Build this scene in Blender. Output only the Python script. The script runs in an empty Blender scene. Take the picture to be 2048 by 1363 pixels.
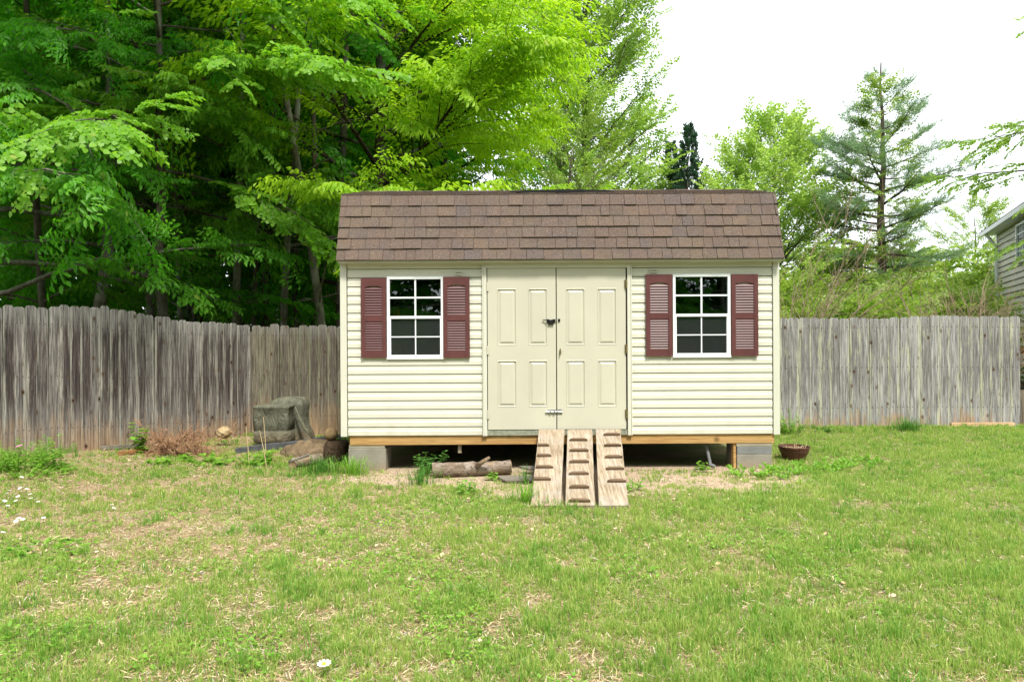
import bpy, math, random
import numpy as np
from mathutils import Matrix, Vector
R = math.radians
sc = bpy.context.scene
col = sc.collection

# ------------------------------------------------------------------ camera, world, sun, exposure
F = 2048 * 24 / 36.0
CH = 1.45
ROLL = R(0.3)
cam = bpy.data.cameras.new("camera"); camo = bpy.data.objects.new("camera", cam); col.objects.link(camo)
cam.lens = 24; cam.sensor_width = 36; cam.clip_end = 2000; cam.clip_start = 0.05
camo.matrix_world = Matrix.Translation((0, 0, CH)) @ Matrix.Rotation(R(90), 4, 'X') @ Matrix.Rotation(-ROLL, 4, 'Z')
sc.camera = camo

SUN_EL, SUN_AZ = 58, 22          # azimuth measured from -Y (behind the camera) towards +X
d_sun = Vector((math.cos(R(SUN_EL)) * math.sin(R(SUN_AZ)), -math.cos(R(SUN_EL)) * math.cos(R(SUN_AZ)), math.sin(R(SUN_EL))))
sl = bpy.data.lights.new("sun", 'SUN'); sl.energy = 3.2; sl.angle = R(9); sl.color = (1.0, 0.955, 0.87)
so = bpy.data.objects.new("sun", sl); col.objects.link(so)
so.rotation_euler = d_sun.to_track_quat('Z', 'Y').to_euler(); so.location = (8, -6, 20)

w = bpy.data.worlds.new("World"); sc.world = w; w.use_nodes = True
nt = w.node_tree; nt.nodes.clear()
wo = nt.nodes.new('ShaderNodeOutputWorld'); bg = nt.nodes.new('ShaderNodeBackground')
sky = nt.nodes.new('ShaderNodeTexSky'); sky.sky_type = 'NISHITA'; sky.sun_disc = False
sky.sun_elevation = R(SUN_EL); sky.sun_rotation = math.atan2(d_sun.x, d_sun.y)
sky.air_density = 1.2; sky.dust_density = 2.5; sky.ozone_density = 1.0
wtc = nt.nodes.new('ShaderNodeTexCoord'); wmp = nt.nodes.new('ShaderNodeMapping'); wmp.inputs['Scale'].default_value = (1, 1, 2.2)
wns = nt.nodes.new('ShaderNodeTexNoise'); wns.inputs['Scale'].default_value = 1.6; wns.inputs['Detail'].default_value = 5
wr = nt.nodes.new('ShaderNodeMapRange'); wr.inputs[1].default_value = .3; wr.inputs[2].default_value = .62; wr.inputs[3].default_value = .62; wr.inputs[4].default_value = .95
wm = nt.nodes.new('ShaderNodeMixRGB'); wm.inputs['Color2'].default_value = (7.4, 7.7, 8.0, 1)
nt.links.new(wtc.outputs['Generated'], wmp.inputs[0]); nt.links.new(wmp.outputs[0], wns.inputs[0])
nt.links.new(wns.outputs[0], wr.inputs[0]); nt.links.new(wr.outputs[0], wm.inputs[0])
nt.links.new(sky.outputs[0], wm.inputs['Color1']); nt.links.new(wm.outputs[0], bg.inputs[0])
bg.inputs[1].default_value = 0.12
nt.links.new(bg.outputs[0], wo.inputs[0])
sc.view_settings.view_transform = 'Standard'; sc.view_settings.look = 'None'
sc.view_settings.exposure = 1.03; sc.view_settings.gamma = 1
try:
    sc.cycles.max_bounces = 8; sc.cycles.transparent_max_bounces = 16; sc.cycles.transmission_bounces = 6
    sc.cycles.diffuse_bounces = 4
except Exception: pass

rng = np.random.default_rng(7); random.seed(7)

def W(px, py, Y):
    """world point seen at photo pixel (px, py) at distance Y"""
    dx, dy = px - 1024, 681.5 - py
    x = dx * math.cos(ROLL) + dy * math.sin(ROLL); z = -dx * math.sin(ROLL) + dy * math.cos(ROLL)
    return Vector((x / F * Y, Y, CH + z / F * Y))

# ------------------------------------------------------------------ noise helpers
_lat = np.random.default_rng(3).random((256, 256))
def vnoise(x, y, f):
    x = np.asarray(x) * f + 31.7; y = np.asarray(y) * f + 57.3
    xi = np.floor(x).astype(int); yi = np.floor(y).astype(int); fx = x - xi; fy = y - yi
    fx = fx * fx * (3 - 2 * fx); fy = fy * fy * (3 - 2 * fy)
    a = _lat[xi % 256, yi % 256]; b = _lat[(xi + 1) % 256, yi % 256]; c = _lat[xi % 256, (yi + 1) % 256]; d = _lat[(xi + 1) % 256, (yi + 1) % 256]
    return (a * (1 - fx) + b * fx) * (1 - fy) + (c * (1 - fx) + d * fx) * fy
def fbm(x, y, f, o=3):
    s = 0; a = .5; t = 0
    for i in range(o):
        s = s + a * vnoise(x, y, f * 2 ** i); t += a; a *= .5
    return s / t
def sst(e0, e1, x):
    t = np.clip((np.asarray(x, float) - e0) / (e1 - e0), 0, 1); return t * t * (3 - 2 * t)
def gz(x, y):
    """terrain height"""
    x = np.asarray(x, float); y = np.asarray(y, float)
    h = .13 * sst(-3.6, -5.6, x) * sst(10.6, 8.0, y) + .075 * sst(2.5, 4.5, x) * sst(8, 10.4, y) + .015 * sst(9, 10.6, y)
    h = h + (fbm(x, y, .8, 3) - .5) * .06 * sst(9.4, 7.5, y) * (1 - sst(6.0, 6.8, y) * sst(-3, -2, x) * sst(4, 3, x))
    h = h - .07 * np.exp(-(((x - 2.72) / .26) ** 2 + ((y - 4.7) / .09) ** 2))
    return h
def gravel(x, y):
    n1 = fbm(x, y, .9, 3); n2 = fbm(x + 7, y, 4, 3)
    yb = 6.15 + np.where(x > 1, .33, .17) * np.abs(x - 1.0) ** 1.5 + (n1 - .5) * 1.1 + (n2 - .5) * .7
    return sst(8.1, 7.75, y) * sst(-.2, .3, y - yb) * sst(-2.1, -1.6, x + (n1 - .5)) * sst(3.3, 2.8, x + (n1 - .5))
def gzf(x, y): return float(gz(x, y))

# ------------------------------------------------------------------ materials
class NT:
    def __init__(s, name):
        s.m = bpy.data.materials.new(name); s.m.use_nodes = True; s.t = s.m.node_tree; s.t.nodes.clear()
        s.out = s.t.nodes.new('ShaderNodeOutputMaterial'); s.p = s.t.nodes.new('ShaderNodeBsdfPrincipled')
        s.t.links.new(s.p.outputs[0], s.out.inputs[0])
    def n(s, ty, **kw):
        nd = s.t.nodes.new(ty)
        for k, v in kw.items(): setattr(nd, k, v)
        return nd
    def l(s, a, b): s.t.links.new(a, b)
    def setin(s, sock, v):
        if hasattr(v, 'links') or isinstance(v, bpy.types.NodeSocket): s.l(v, sock)
        else:
            if isinstance(v, (tuple, list)) and len(v) == 3 and sock.type == 'RGBA': v = (*v, 1)
            sock.default_value = v
    def pos(s): return s.n('ShaderNodeNewGeometry').outputs['Position']
    def rnd(s): return s.n('ShaderNodeNewGeometry').outputs['Random Per Island']
    def attr(s, name):
        a = s.n('ShaderNodeAttribute', attribute_name=name); return a
    def mapv(s, v, scale=(1, 1, 1), loc=None):
        m = s.n('ShaderNodeMapping'); s.l(v, m.inputs[0]); m.inputs['Scale'].default_value = scale
        if loc is not None: s.setin(m.inputs['Location'], loc)
        return m.outputs[0]
    def noise(s, v, sc=5, det=4, rough=.55, dist=0):
        n = s.n('ShaderNodeTexNoise'); s.l(v, n.inputs['Vector']); n.inputs['Scale'].default_value = sc
        n.inputs['Detail'].default_value = det; n.inputs['Roughness'].default_value = rough; n.inputs['Distortion'].default_value = dist
        return n.outputs[0]
    def vor(s, v, sc=5, feat='F1', out='Distance', rand=1):
        n = s.n('ShaderNodeTexVoronoi', feature=feat); s.l(v, n.inputs['Vector']); n.inputs['Scale'].default_value = sc
        n.inputs['Randomness'].default_value = rand
        return n.outputs[out]
    def mr(s, v, a, b, c=0, d=1):
        n = s.n('ShaderNodeMapRange'); s.setin(n.inputs[0], v)
        n.inputs[1].default_value = a; n.inputs[2].default_value = b; n.inputs[3].default_value = c; n.inputs[4].default_value = d
        return n.outputs[0]
    def math(s, op, a, b=0.0):
        n = s.n('ShaderNodeMath', operation=op); s.setin(n.inputs[0], a); s.setin(n.inputs[1], b); return n.outputs[0]
    def mix(s, f, a, b, mode='MIX'):
        n = s.n('ShaderNodeMixRGB', blend_type=mode); s.setin(n.inputs[0], f); s.setin(n.inputs[1], a); s.setin(n.inputs[2], b); return n.outputs[0]
    def ramp(s, f, stops):
        n = s.n('ShaderNodeValToRGB'); s.l(f, n.inputs[0]); e = n.color_ramp.elements
        while len(e) < len(stops): e.new(.5)
        for i, (p, c) in enumerate(stops): e[i].position = p; e[i].color = (*c, 1)
        return n.outputs[0]
    def sep(s, v):
        n = s.n('ShaderNodeSeparateXYZ'); s.l(v, n.inputs[0]); return n.outputs
    def bump(s, h, st=.3, d=.01):
        n = s.n('ShaderNodeBump'); n.inputs['Strength'].default_value = st; n.inputs['Distance'].default_value = d
        s.l(h, n.inputs['Height']); s.l(n.outputs[0], s.p.inputs['Normal'])
    def fin(s, c=None, rough=.6, spec=.3, metal=0):
        if c is not None: s.setin(s.p.inputs['Base Color'], c)
        s.setin(s.p.inputs['Roughness'], rough); s.p.inputs['Specular IOR Level'].default_value = spec; s.p.inputs['Metallic'].default_value = metal
        return s.m

def m_plain(name, c, rough=.5, spec=.35, var=.12, nsc=6, metal=0, bump=0, bsc=80):
    t = NT(name); P = t.pos(); n = t.noise(P, nsc, 5)
    cc = t.mix(t.mr(n, .3, .7), tuple(x * (1 - var) for x in c), tuple(min(1, x * (1 + var)) for x in c))
    if bump: t.bump(t.noise(P, bsc, 4), bump, .004)
    return t.fin(cc, rough, spec, metal)

def m_leaf(name, a, b, ta, tb, tw=.42, rough=.5, spec=.35, nsc=.8):
    t = NT(name); r = t.rnd(); n = t.noise(t.pos(), nsc, 3)
    f = t.mr(t.math('ADD', t.math('MULTIPLY', r, .6), t.math('MULTIPLY', n, .7)), .25, 1.05)
    c = t.mix(f, a, b); ct = t.mix(f, ta, tb)
    yel = t.math('GREATER_THAN', r, .985)
    c = t.mix(t.math('MULTIPLY', yel, .5), c, (.3, .27, .06))
    t.fin(c, rough, spec)
    tr = t.n('ShaderNodeBsdfTranslucent'); t.setin(tr.inputs[0], ct)
    mx = t.n('ShaderNodeMixShader'); mx.inputs[0].default_value = tw
    t.l(t.p.outputs[0], mx.inputs[1]); t.l(tr.outputs[0], mx.inputs[2]); t.l(mx.outputs[0], t.out.inputs[0])
    return t.m

def m_picket(name, dark, light, edge, lichen, stain_h, liche_amt=.5, darkamt=.6):
    """weathered fence boards; attribute bd = (u across, id, height)"""
    t = NT(name); A = t.attr('bd'); u, i, v = t.sep(A.outputs['Vector'])
    off = t.n('ShaderNodeCombineXYZ'); t.l(t.math('MULTIPLY', i, 37.0), off.inputs[0]); t.l(t.math('MULTIPLY', i, 91.0), off.inputs[2])
    P = t.n('ShaderNodeVectorMath', operation='ADD'); t.l(t.pos(), P.inputs[0]); t.l(off.outputs[0], P.inputs[1]); P = P.outputs[0]
    grain = t.noise(t.mapv(P, (15, 15, .55)), 3.0, 6, .72, .35)
    fine = t.noise(t.mapv(P, (52, 52, 1.7)), 2, 4, .7)
    streak = t.noise(t.mapv(P, (9, 9, .45)), 1.6, 3)
    base = t.mix(t.mr(grain, .36, .62), dark, light)
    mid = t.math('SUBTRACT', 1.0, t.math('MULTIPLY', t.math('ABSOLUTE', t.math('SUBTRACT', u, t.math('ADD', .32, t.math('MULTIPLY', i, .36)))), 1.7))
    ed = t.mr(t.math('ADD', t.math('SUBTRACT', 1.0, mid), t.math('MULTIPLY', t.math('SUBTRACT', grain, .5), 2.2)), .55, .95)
    dk = t.math('MULTIPLY', t.mr(t.math('ADD', streak, t.math('MULTIPLY', t.math('SUBTRACT', i, .3), .45)), .48, .72), t.mr(v, .25, .7))
    base = t.mix(t.math('MULTIPLY', dk, darkamt), base, t.mix(t.mr(grain, .3, .7), (.022, .018, .019), (.085, .065, .06)))
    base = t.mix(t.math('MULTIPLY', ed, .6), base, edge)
    ln = t.noise(t.mapv(P, (1, 1, .28)), 17, 6, .75)
    lm = t.math('MULTIPLY', t.math('MULTIPLY', t.mr(t.math('ADD', ln, t.math('MULTIPLY', ed, .16)), .54, .66), t.mr(t.noise(t.mapv(P, (1, 1, .3)), 5, 3), .4, .6)), liche_amt)
    base = t.mix(lm, base, lichen)
    base = t.mix(t.math('MULTIPLY', t.mr(t.math('ADD', v, t.math('MULTIPLY', t.math('SUBTRACT', streak, .5), .5)), 1.45, 1.7), .6), base, t.mix(t.mr(grain, .3, .7), (.16, .155, .15), (.40, .39, .37)))
    base = t.mix(t.mr(fine, .50, .60, 0, .75), base, tuple(x * .38 for x in dark))
    base = t.mix(t.mr(fine, .42, .34, 0, .45), base, tuple(min(1, x * 1.3) for x in light))
    # soil splash
    sn = t.noise(t.pos(), 3.5, 4)
    sp = t.mr(t.math('ADD', v, t.math('ADD', t.math('MULTIPLY', t.math('SUBTRACT', sn, .5), .7), t.math('MULTIPLY', t.math('SUBTRACT', streak, .5), .9))), stain_h, 0.0)
    base = t.mix(t.math('MULTIPLY', sp, .72), base, t.mix(t.mr(grain, .35, .65), (.20, .12, .07), (.42, .28, .16)))
    # knots
    kv = t.vor(t.mapv(P, (1, 1, .62)), 6.5)
    base = t.mix(t.mr(kv, .19, .09, 0, .8), base, (.10, .06, .035)); base = t.mix(t.mr(kv, .085, .05), base, (.010, .008, .007))
    du = t.math('ABSOLUTE', t.math('SUBTRACT', t.math('ABSOLUTE', t.math('SUBTRACT', u, .5)), .26))
    dv = t.math('ABSOLUTE', t.math('SUBTRACT', t.math('PINGPONG', t.math('ADD', v, t.math('MULTIPLY', i, .02)), .62), .31))
    nail = t.math('MULTIPLY', t.math('LESS_THAN', du, .05), t.math('LESS_THAN', dv, .007))
    base = t.mix(t.math('MULTIPLY', nail, .85), base, (.035, .025, .02))
    t.bump(t.math('SUBTRACT', t.math('ADD', grain, t.math('MULTIPLY', fine, .5)), t.mr(kv, .06, .02)), .6, .006)
    return t.fin(base, .85, .15)

def m_wood(name, a, b, axis='X', sc=1.0, rough=.7, knots=True, ring=.5, grime=None):
    t = NT(name); P = t.pos(); s = {'X': (1, 14, 14), 'Y': (14, 1, 1), 'Z': (14, 14, 1)}[axis]
    o = t.n('ShaderNodeCombineXYZ'); r = t.rnd(); t.l(t.math('MULTIPLY', r, 17.0), o.inputs[0]); t.l(t.math('MULTIPLY', r, 29.0), o.inputs[2])
    Q = t.n('ShaderNodeVectorMath', operation='ADD'); t.l(P, Q.inputs[0]); t.l(o.outputs[0], Q.inputs[1]); P = Q.outputs[0]
    g = t.noise(t.mapv(P, tuple(x * sc for x in s)), 2.2, 6, .62, ring)
    f = t.noise(t.mapv(P, tuple(x * sc * 5 for x in s)), 2.2, 3)
    c = t.mix(t.mr(g, .35, .65), a, b); c = t.mix(t.mr(f, .45, .75, 0, .45), c, tuple(x * .55 for x in a))
    if knots:
        kv = t.vor(t.mapv(P, (1, 1, 1)), 2.6)
        c = t.mix(t.mr(kv, .12, .03, 0, .75), c, tuple(x * .3 for x in a))
    if grime:
        c = t.mix(t.mr(t.noise(P, 5, 5), .48, .72, 0, .6), c, grime)
    t.bump(t.math('ADD', g, f), .35, .004)
    return t.fin(c, rough, .2)

def m_bark(name, a, b, sc=1.0, lich=(.30, .33, .28), la=.4):
    t = NT(name); P = t.n('ShaderNodeTexCoord').outputs['Object']
    g = t.noise(t.mapv(P, (9 * sc, 9 * sc, 2 * sc)), 2.5, 6, .7); n = t.noise(P, 2.3 * sc, 4)
    c = t.mix(t.mr(g, .35, .68), a, b); c = t.mix(t.mr(n, .5, .68, 0, la), c, lich)
    t.bump(g, .7, .02); return t.fin(c, .9, .1)

M = {}
def siding_mat():
    t = NT('cream vinyl siding'); P = t.pos()
    n = t.noise(t.mapv(P, (1.2, 1.2, .35)), 2.2, 5); f = t.noise(t.mapv(P, (3, 3, 60)), 5, 3)
    c = t.mix(t.mr(n, .3, .75), (.585, .575, .48), (.535, .53, .45)); c = t.mix(t.mr(f, .3, .8, 0, .25), c, (.60, .60, .50))
    # dirt splash on the lowest courses
    z = t.sep(P)[2]
    d = t.math('MULTIPLY', t.mr(z, .75, .4), t.mr(t.noise(P, 9, 5), .42, .75))
    c = t.mix(t.math('MULTIPLY', d, .3), c, (.40, .33, .22))
    t.bump(t.noise(t.mapv(P, (1.5, 1.5, 4)), 2, 2), .08, .01)
    return t.fin(c, .42, .4)
M['siding'] = siding_mat()
M['trim'] = m_plain('cream trim', (.545, .54, .455), .45, .4, .04, 3)
M['door'] = m_plain('cream door paint', (.485, .468, .375), .42, .4, .04, 2.2, 0, .05, 30)
M['white'] = m_plain('white window frame', (.74, .77, .78), .35, .45, .04, 6)
M['shutter'] = m_plain('burgundy shutter', (.098, .034, .033), .45, .35, .14, 5, 0, .15, 150)
M['black'] = m_plain('black iron', (.012, .012, .014), .4, .5, .3, 40, .3)
M['steel'] = m_plain('zinc steel', (.45, .46, .47), .38, .5, .25, 30, .85)
M['brass'] = m_plain('dull brass', (.22, .17, .07), .45, .5, .3, 30, .7)
M['plate'] = m_plain('threshold metal', (.30, .31, .24), .5, .4, .35, 22, .3, .5, 160)
M['inside'] = m_plain('darkened shed interior', (.035, .028, .02), .8, .2, .3, 6)  # interior shade put into the colour, near black behind the windows
M['orange'] = m_plain('orange fabric', (.75, .24, .04), .7, .2, .4, 7, 0, .3, 25)
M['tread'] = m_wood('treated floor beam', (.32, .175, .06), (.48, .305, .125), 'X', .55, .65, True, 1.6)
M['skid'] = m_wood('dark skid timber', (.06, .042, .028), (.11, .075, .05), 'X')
M['ramp'] = m_wood('ramp plank', (.20, .145, .088), (.42, .35, .26), 'Y', 1.5, .85, False, .3, (.33, .31, .28))
M['cleat'] = m_wood('ramp cleat', (.09, .055, .032), (.19, .13, .08), 'X', 1.5, .8, False)
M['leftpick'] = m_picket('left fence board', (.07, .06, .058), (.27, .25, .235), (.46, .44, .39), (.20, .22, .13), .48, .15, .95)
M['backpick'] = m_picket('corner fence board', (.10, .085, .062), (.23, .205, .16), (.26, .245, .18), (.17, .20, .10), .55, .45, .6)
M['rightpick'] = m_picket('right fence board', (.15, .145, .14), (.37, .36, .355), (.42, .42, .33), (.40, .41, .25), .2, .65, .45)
M['rail'] = m_wood('fence rail', (.12, .10, .08), (.2, .18, .15), 'X')
M['post'] = m_wood('fence post', (.12, .10, .08), (.2, .18, .15), 'Z')

def glass_mat(name, tint, gl):
    t = NT(name); fr = t.n('ShaderNodeFresnel'); fr.inputs[0].default_value = 1.5
    tr = t.n('ShaderNodeBsdfTransparent'); tr.inputs[0].default_value = (*tint, 1)
    g = t.n('ShaderNodeBsdfGlossy'); g.inputs['Roughness'].default_value = gl; g.inputs[0].default_value = (.9, .95, 1, 1)
    nb = t.n('ShaderNodeBump'); nb.inputs['Strength'].default_value = .04; nb.inputs['Distance'].default_value = .01
    t.l(t.noise(t.pos(), 4, 2), nb.inputs['Height']); t.l(nb.outputs[0], g.inputs['Normal'])
    mx = t.n('ShaderNodeMixShader'); t.l(t.math('MULTIPLY', fr.outputs[0], 2.4), mx.inputs[0]); t.l(tr.outputs[0], mx.inputs[1]); t.l(g.outputs[0], mx.inputs[2])
    last = mx.outputs[0]
    if gl > .05:
        df = t.n('ShaderNodeBsdfDiffuse'); df.inputs[0].default_value = (.22, .24, .25, 1); m2 = t.n('ShaderNodeMixShader'); m2.inputs[0].default_value = .07
        t.l(last, m2.inputs[1]); t.l(df.outputs[0], m2.inputs[2]); last = m2.outputs[0]
    t.l(last, t.out.inputs[0]); return t.m
M['glass'] = glass_mat('window glass', (.6, .65, .6), .01)
M['screen'] = glass_mat('screened glass', (.30, .32, .32), .12)

def block_mat(name, a, b, scl=60):
    t = NT(name); P = t.pos(); n = t.noise(P, scl, 6, .8); m = t.noise(P, 5, 4)
    c = t.mix(t.mr(n, .3, .7), a, b); c = t.mix(t.mr(m, .45, .75, 0, .5), c, tuple(x * .62 for x in a))
    c = t.mix(t.math('MULTIPLY', t.mr(t.math('ADD', t.sep(P)[2], t.math('MULTIPLY', m, .1)), .16, .04), .5), c, (.3, .19, .11))
    t.bump(n, .8, .006); return t.fin(c, .95, .1)
M['block'] = block_mat('concrete block', (.20, .185, .15), (.31, .29, .24))
M['block2'] = block_mat('dark concrete slab', (.15, .155, .155), (.24, .245, .24))
M['slab'] = block_mat('pale concrete cap', (.28, .25, .19), (.38, .35, .27))

def shingle_mat():
    t = NT('brown asphalt shingle'); A = t.attr('bd'); u, i, v = t.sep(A.outputs['Vector']); P = t.pos()
    c = t.ramp(i, [(0, (.06, .042, .034)), (.2, (.105, .066, .048)), (.4, (.078, .055, .045)), (.6, (.13, .078, .054)), (.8, (.095, .062, .048)), (.92, (.068, .056, .055)), (1, (.062, .054, .060))])
    c = t.mix(.4, c, (.098, .066, .052)); b = t.noise(P, 9, 3); c = t.mix(t.mr(b, .45, .68, 0, .6), c, (.075, .062, .066))
    c = t.mix(t.mr(t.noise(P, 3, 3), .45, .7, 0, .28), c, (.15, .12, .055))
    g = t.noise(P, 120, 4, .85); g2 = t.vor(P, 210)
    c = t.mix(t.mr(g, .38, .62), t.mix(.55, c, (.02, .015, .012)), t.mix(.26, c, (.42, .34, .29)))
    c = t.mix(t.math('MULTIPLY', t.math('LESS_THAN', t.vor(t.mapv(P, (1, 1, 1)), 14), .06), .7), c, (.40, .34, .22))
    t.bump(g, .8, .004); return t.fin(c, .95, .12)
M['shingle'] = shingle_mat()
M['felt'] = m_plain('black roofing felt', (.012, .012, .012), .8, .2)

def ground_mat():
    t = NT('yard soil'); P = t.pos(); X, Y, Z = t.sep(P)
    n1 = t.noise(P, 1.1, 4); n2 = t.noise(P, 9, 6, .7); n3 = t.noise(P, 70, 5, .75); v = t.vor(P, 42, out='Color')
    soil = t.mix(t.mr(n2, .3, .72), (.17, .105, .06), (.36, .25, .155))
    soil = t.mix(t.mr(n3, .4, .7, 0, .8), soil, (.50, .39, .25)); soil = t.mix(t.mr(n3, .42, .3, 0, .8), soil, (.07, .05, .03))
    green = t.mix(t.mr(n3, .35, .65), (.045, .085, .015), (.16, .22, .05))
    yard = t.mix(t.mr(t.math('ADD', n1, t.math('MULTIPLY', X, .03)), .42, .62, .12, .75), soil, green)
    # pea gravel bed round the shed
    gm = t.mr(t.math('ADD', t.attr('gravel').outputs['Fac'], t.math('MULTIPLY', t.math('SUBTRACT', n3, .5), .7)), .3, .6)
    vp = t.n('ShaderNodeTexVoronoi'); t.l(P, vp.inputs[0]); vp.inputs['Scale'].default_value = 75
    peb = t.mix(.75, t.mix(t.mr(t.sep(vp.outputs['Color'])[0], 0, 1), (.27, .19, .12), (.62, .50, .36)), (.48, .37, .26))
    peb = t.mix(t.mr(vp.outputs['Distance'], .45, .8, 0, .85), peb, (.13, .09, .06))
    peb = t.mix(t.mr(n2, .52, .75, 0, .6), peb, (.30, .19, .12))
    c = t.mix(gm, yard, peb)
    # leaf litter beyond the fences
    lit = t.mix(t.sep(v)[0], (.05, .035, .02), (.16, .11, .06))
    lt = t.mix(t.mr(n2, .5, .65), lit, (.03, .06, .012))
    wood = t.math('MAXIMUM', t.mr(Y, 10.5, 10.7), t.mr(t.math('ADD', X, t.math('MULTIPLY', Y, -.55)), -9.95, -10.15))
    c = t.mix(wood, c, lt)
    t.bump(t.math('ADD', n3, t.math('MULTIPLY', vp.outputs['Distance'], -.6)), .9, .012)
    return t.fin(c, .95, .1)
M['ground'] = ground_mat()

# leaves
M['lf_wood'] = m_leaf('woodland leaf', (.045, .19, .006), (.10, .33, .012), (.07, .42, .006), (.18, .64, .012), .48)
M['lf_near'] = m_leaf('overhanging leaf', (.05, .20, .010), (.12, .34, .018), (.10, .44, .010), (.26, .64, .02), .42)
M['lf_maple'] = m_leaf('maple leaf', (.10, .26, .015), (.20, .40, .03), (.20, .50, .015), (.36, .68, .03), .45)
M['lf_lime'] = m_leaf('lime leaf', (.20, .38, .012), (.34, .52, .02), (.38, .68, .015), (.56, .82, .025), .5, nsc=.5)
M['lf_tulip'] = m_leaf('tulip poplar leaf', (.16, .31, .05), (.30, .44, .09), (.32, .56, .06), (.48, .68, .11), .48)
M['lf_round'] = m_leaf('pale spring leaf', (.24, .40, .08), (.40, .52, .13), (.38, .62, .08), (.54, .72, .14), .5)
M['lf_pine'] = m_leaf('pine needle', (.11, .20, .10), (.19, .30, .13), (.20, .36, .13), (.28, .46, .17), .4)
M['lf_cedar'] = m_leaf('cedar scale', (.035, .085, .045), (.06, .13, .07), (.05, .13, .06), (.07, .17, .08), .3)
M['lf_thick'] = m_leaf('thicket leaf', (.12, .24, .03), (.28, .38, .07), (.26, .46, .03), (.42, .56, .08), .42)
M['lf_dist'] = m_leaf('far woods leaf', (.028, .12, .008), (.06, .20, .012), (.05, .27, .008), (.11, .42, .015), .42)
M['lf_weed'] = m_leaf('weed leaf', (.12, .30, .025), (.26, .46, .06), (.22, .50, .03), (.38, .64, .07), .4, nsc=3)
M['lf_dark'] = m_leaf('shade plant leaf', (.05, .15, .02), (.10, .25, .04), (.08, .3, .02), (.16, .42, .04), .35, nsc=3)
M['grass'] = m_leaf('grass blade', (.09, .235, .025), (.48, .54, .15), (.23, .50, .03), (.58, .70, .16), .40, .55, .3, 2.6)
M['bark'] = m_bark('grey brown bark', (.055, .042, .032), (.14, .115, .09))
M['barkpale'] = m_bark('pale smooth bark', (.10, .085, .07), (.25, .225, .19), 1.2, (.42, .42, .38), .6)
M['barkdark'] = m_bark('dark twig bark', (.025, .018, .012), (.06, .045, .03))
M['twig'] = m_bark('bare twig', (.20, .14, .09), (.36, .28, .20), 1, (.3, .25, .18), .3)

def straw_mat():
    t = NT('dry straw'); r = t.rnd()
    c = t.ramp(r, [(0, (.13, .075, .04)), (.3, (.33, .21, .12)), (.6, (.52, .39, .23)), (.85, (.62, .50, .33)), (1, (.45, .42, .38))])
    return t.fin(c, .9, .1)
M['straw'] = straw_mat()
M['deadbush'] = m_bark('rusty dead twig', (.30, .15, .08), (.50, .31, .19), 3, (.55, .40, .26), .5)

# ------------------------------------------------------------------ mesh helpers
def tag(o, label=None, cat=None, group=None, kind=None):
    if label: o['label'] = label
    if cat: o['category'] = cat
    if group: o['group'] = group
    if kind: o['kind'] = kind
    return o
def empty(name, loc, label, cat, group=None, rz=0):
    o = bpy.data.objects.new(name, None); col.objects.link(o); o.location = loc; o.rotation_euler = (0, 0, rz); o.empty_display_size = .2
    return tag(o, label, cat, group)
def link(name, me, mat, parent=None, loc=None, smooth=False):
    o = bpy.data.objects.new(name, me); col.objects.link(o)
    if mat is not None and not me.materials: me.materials.append(mat)
    if loc is not None: o.location = loc
    if parent is not None:
        o.parent = parent
    return o

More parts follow.
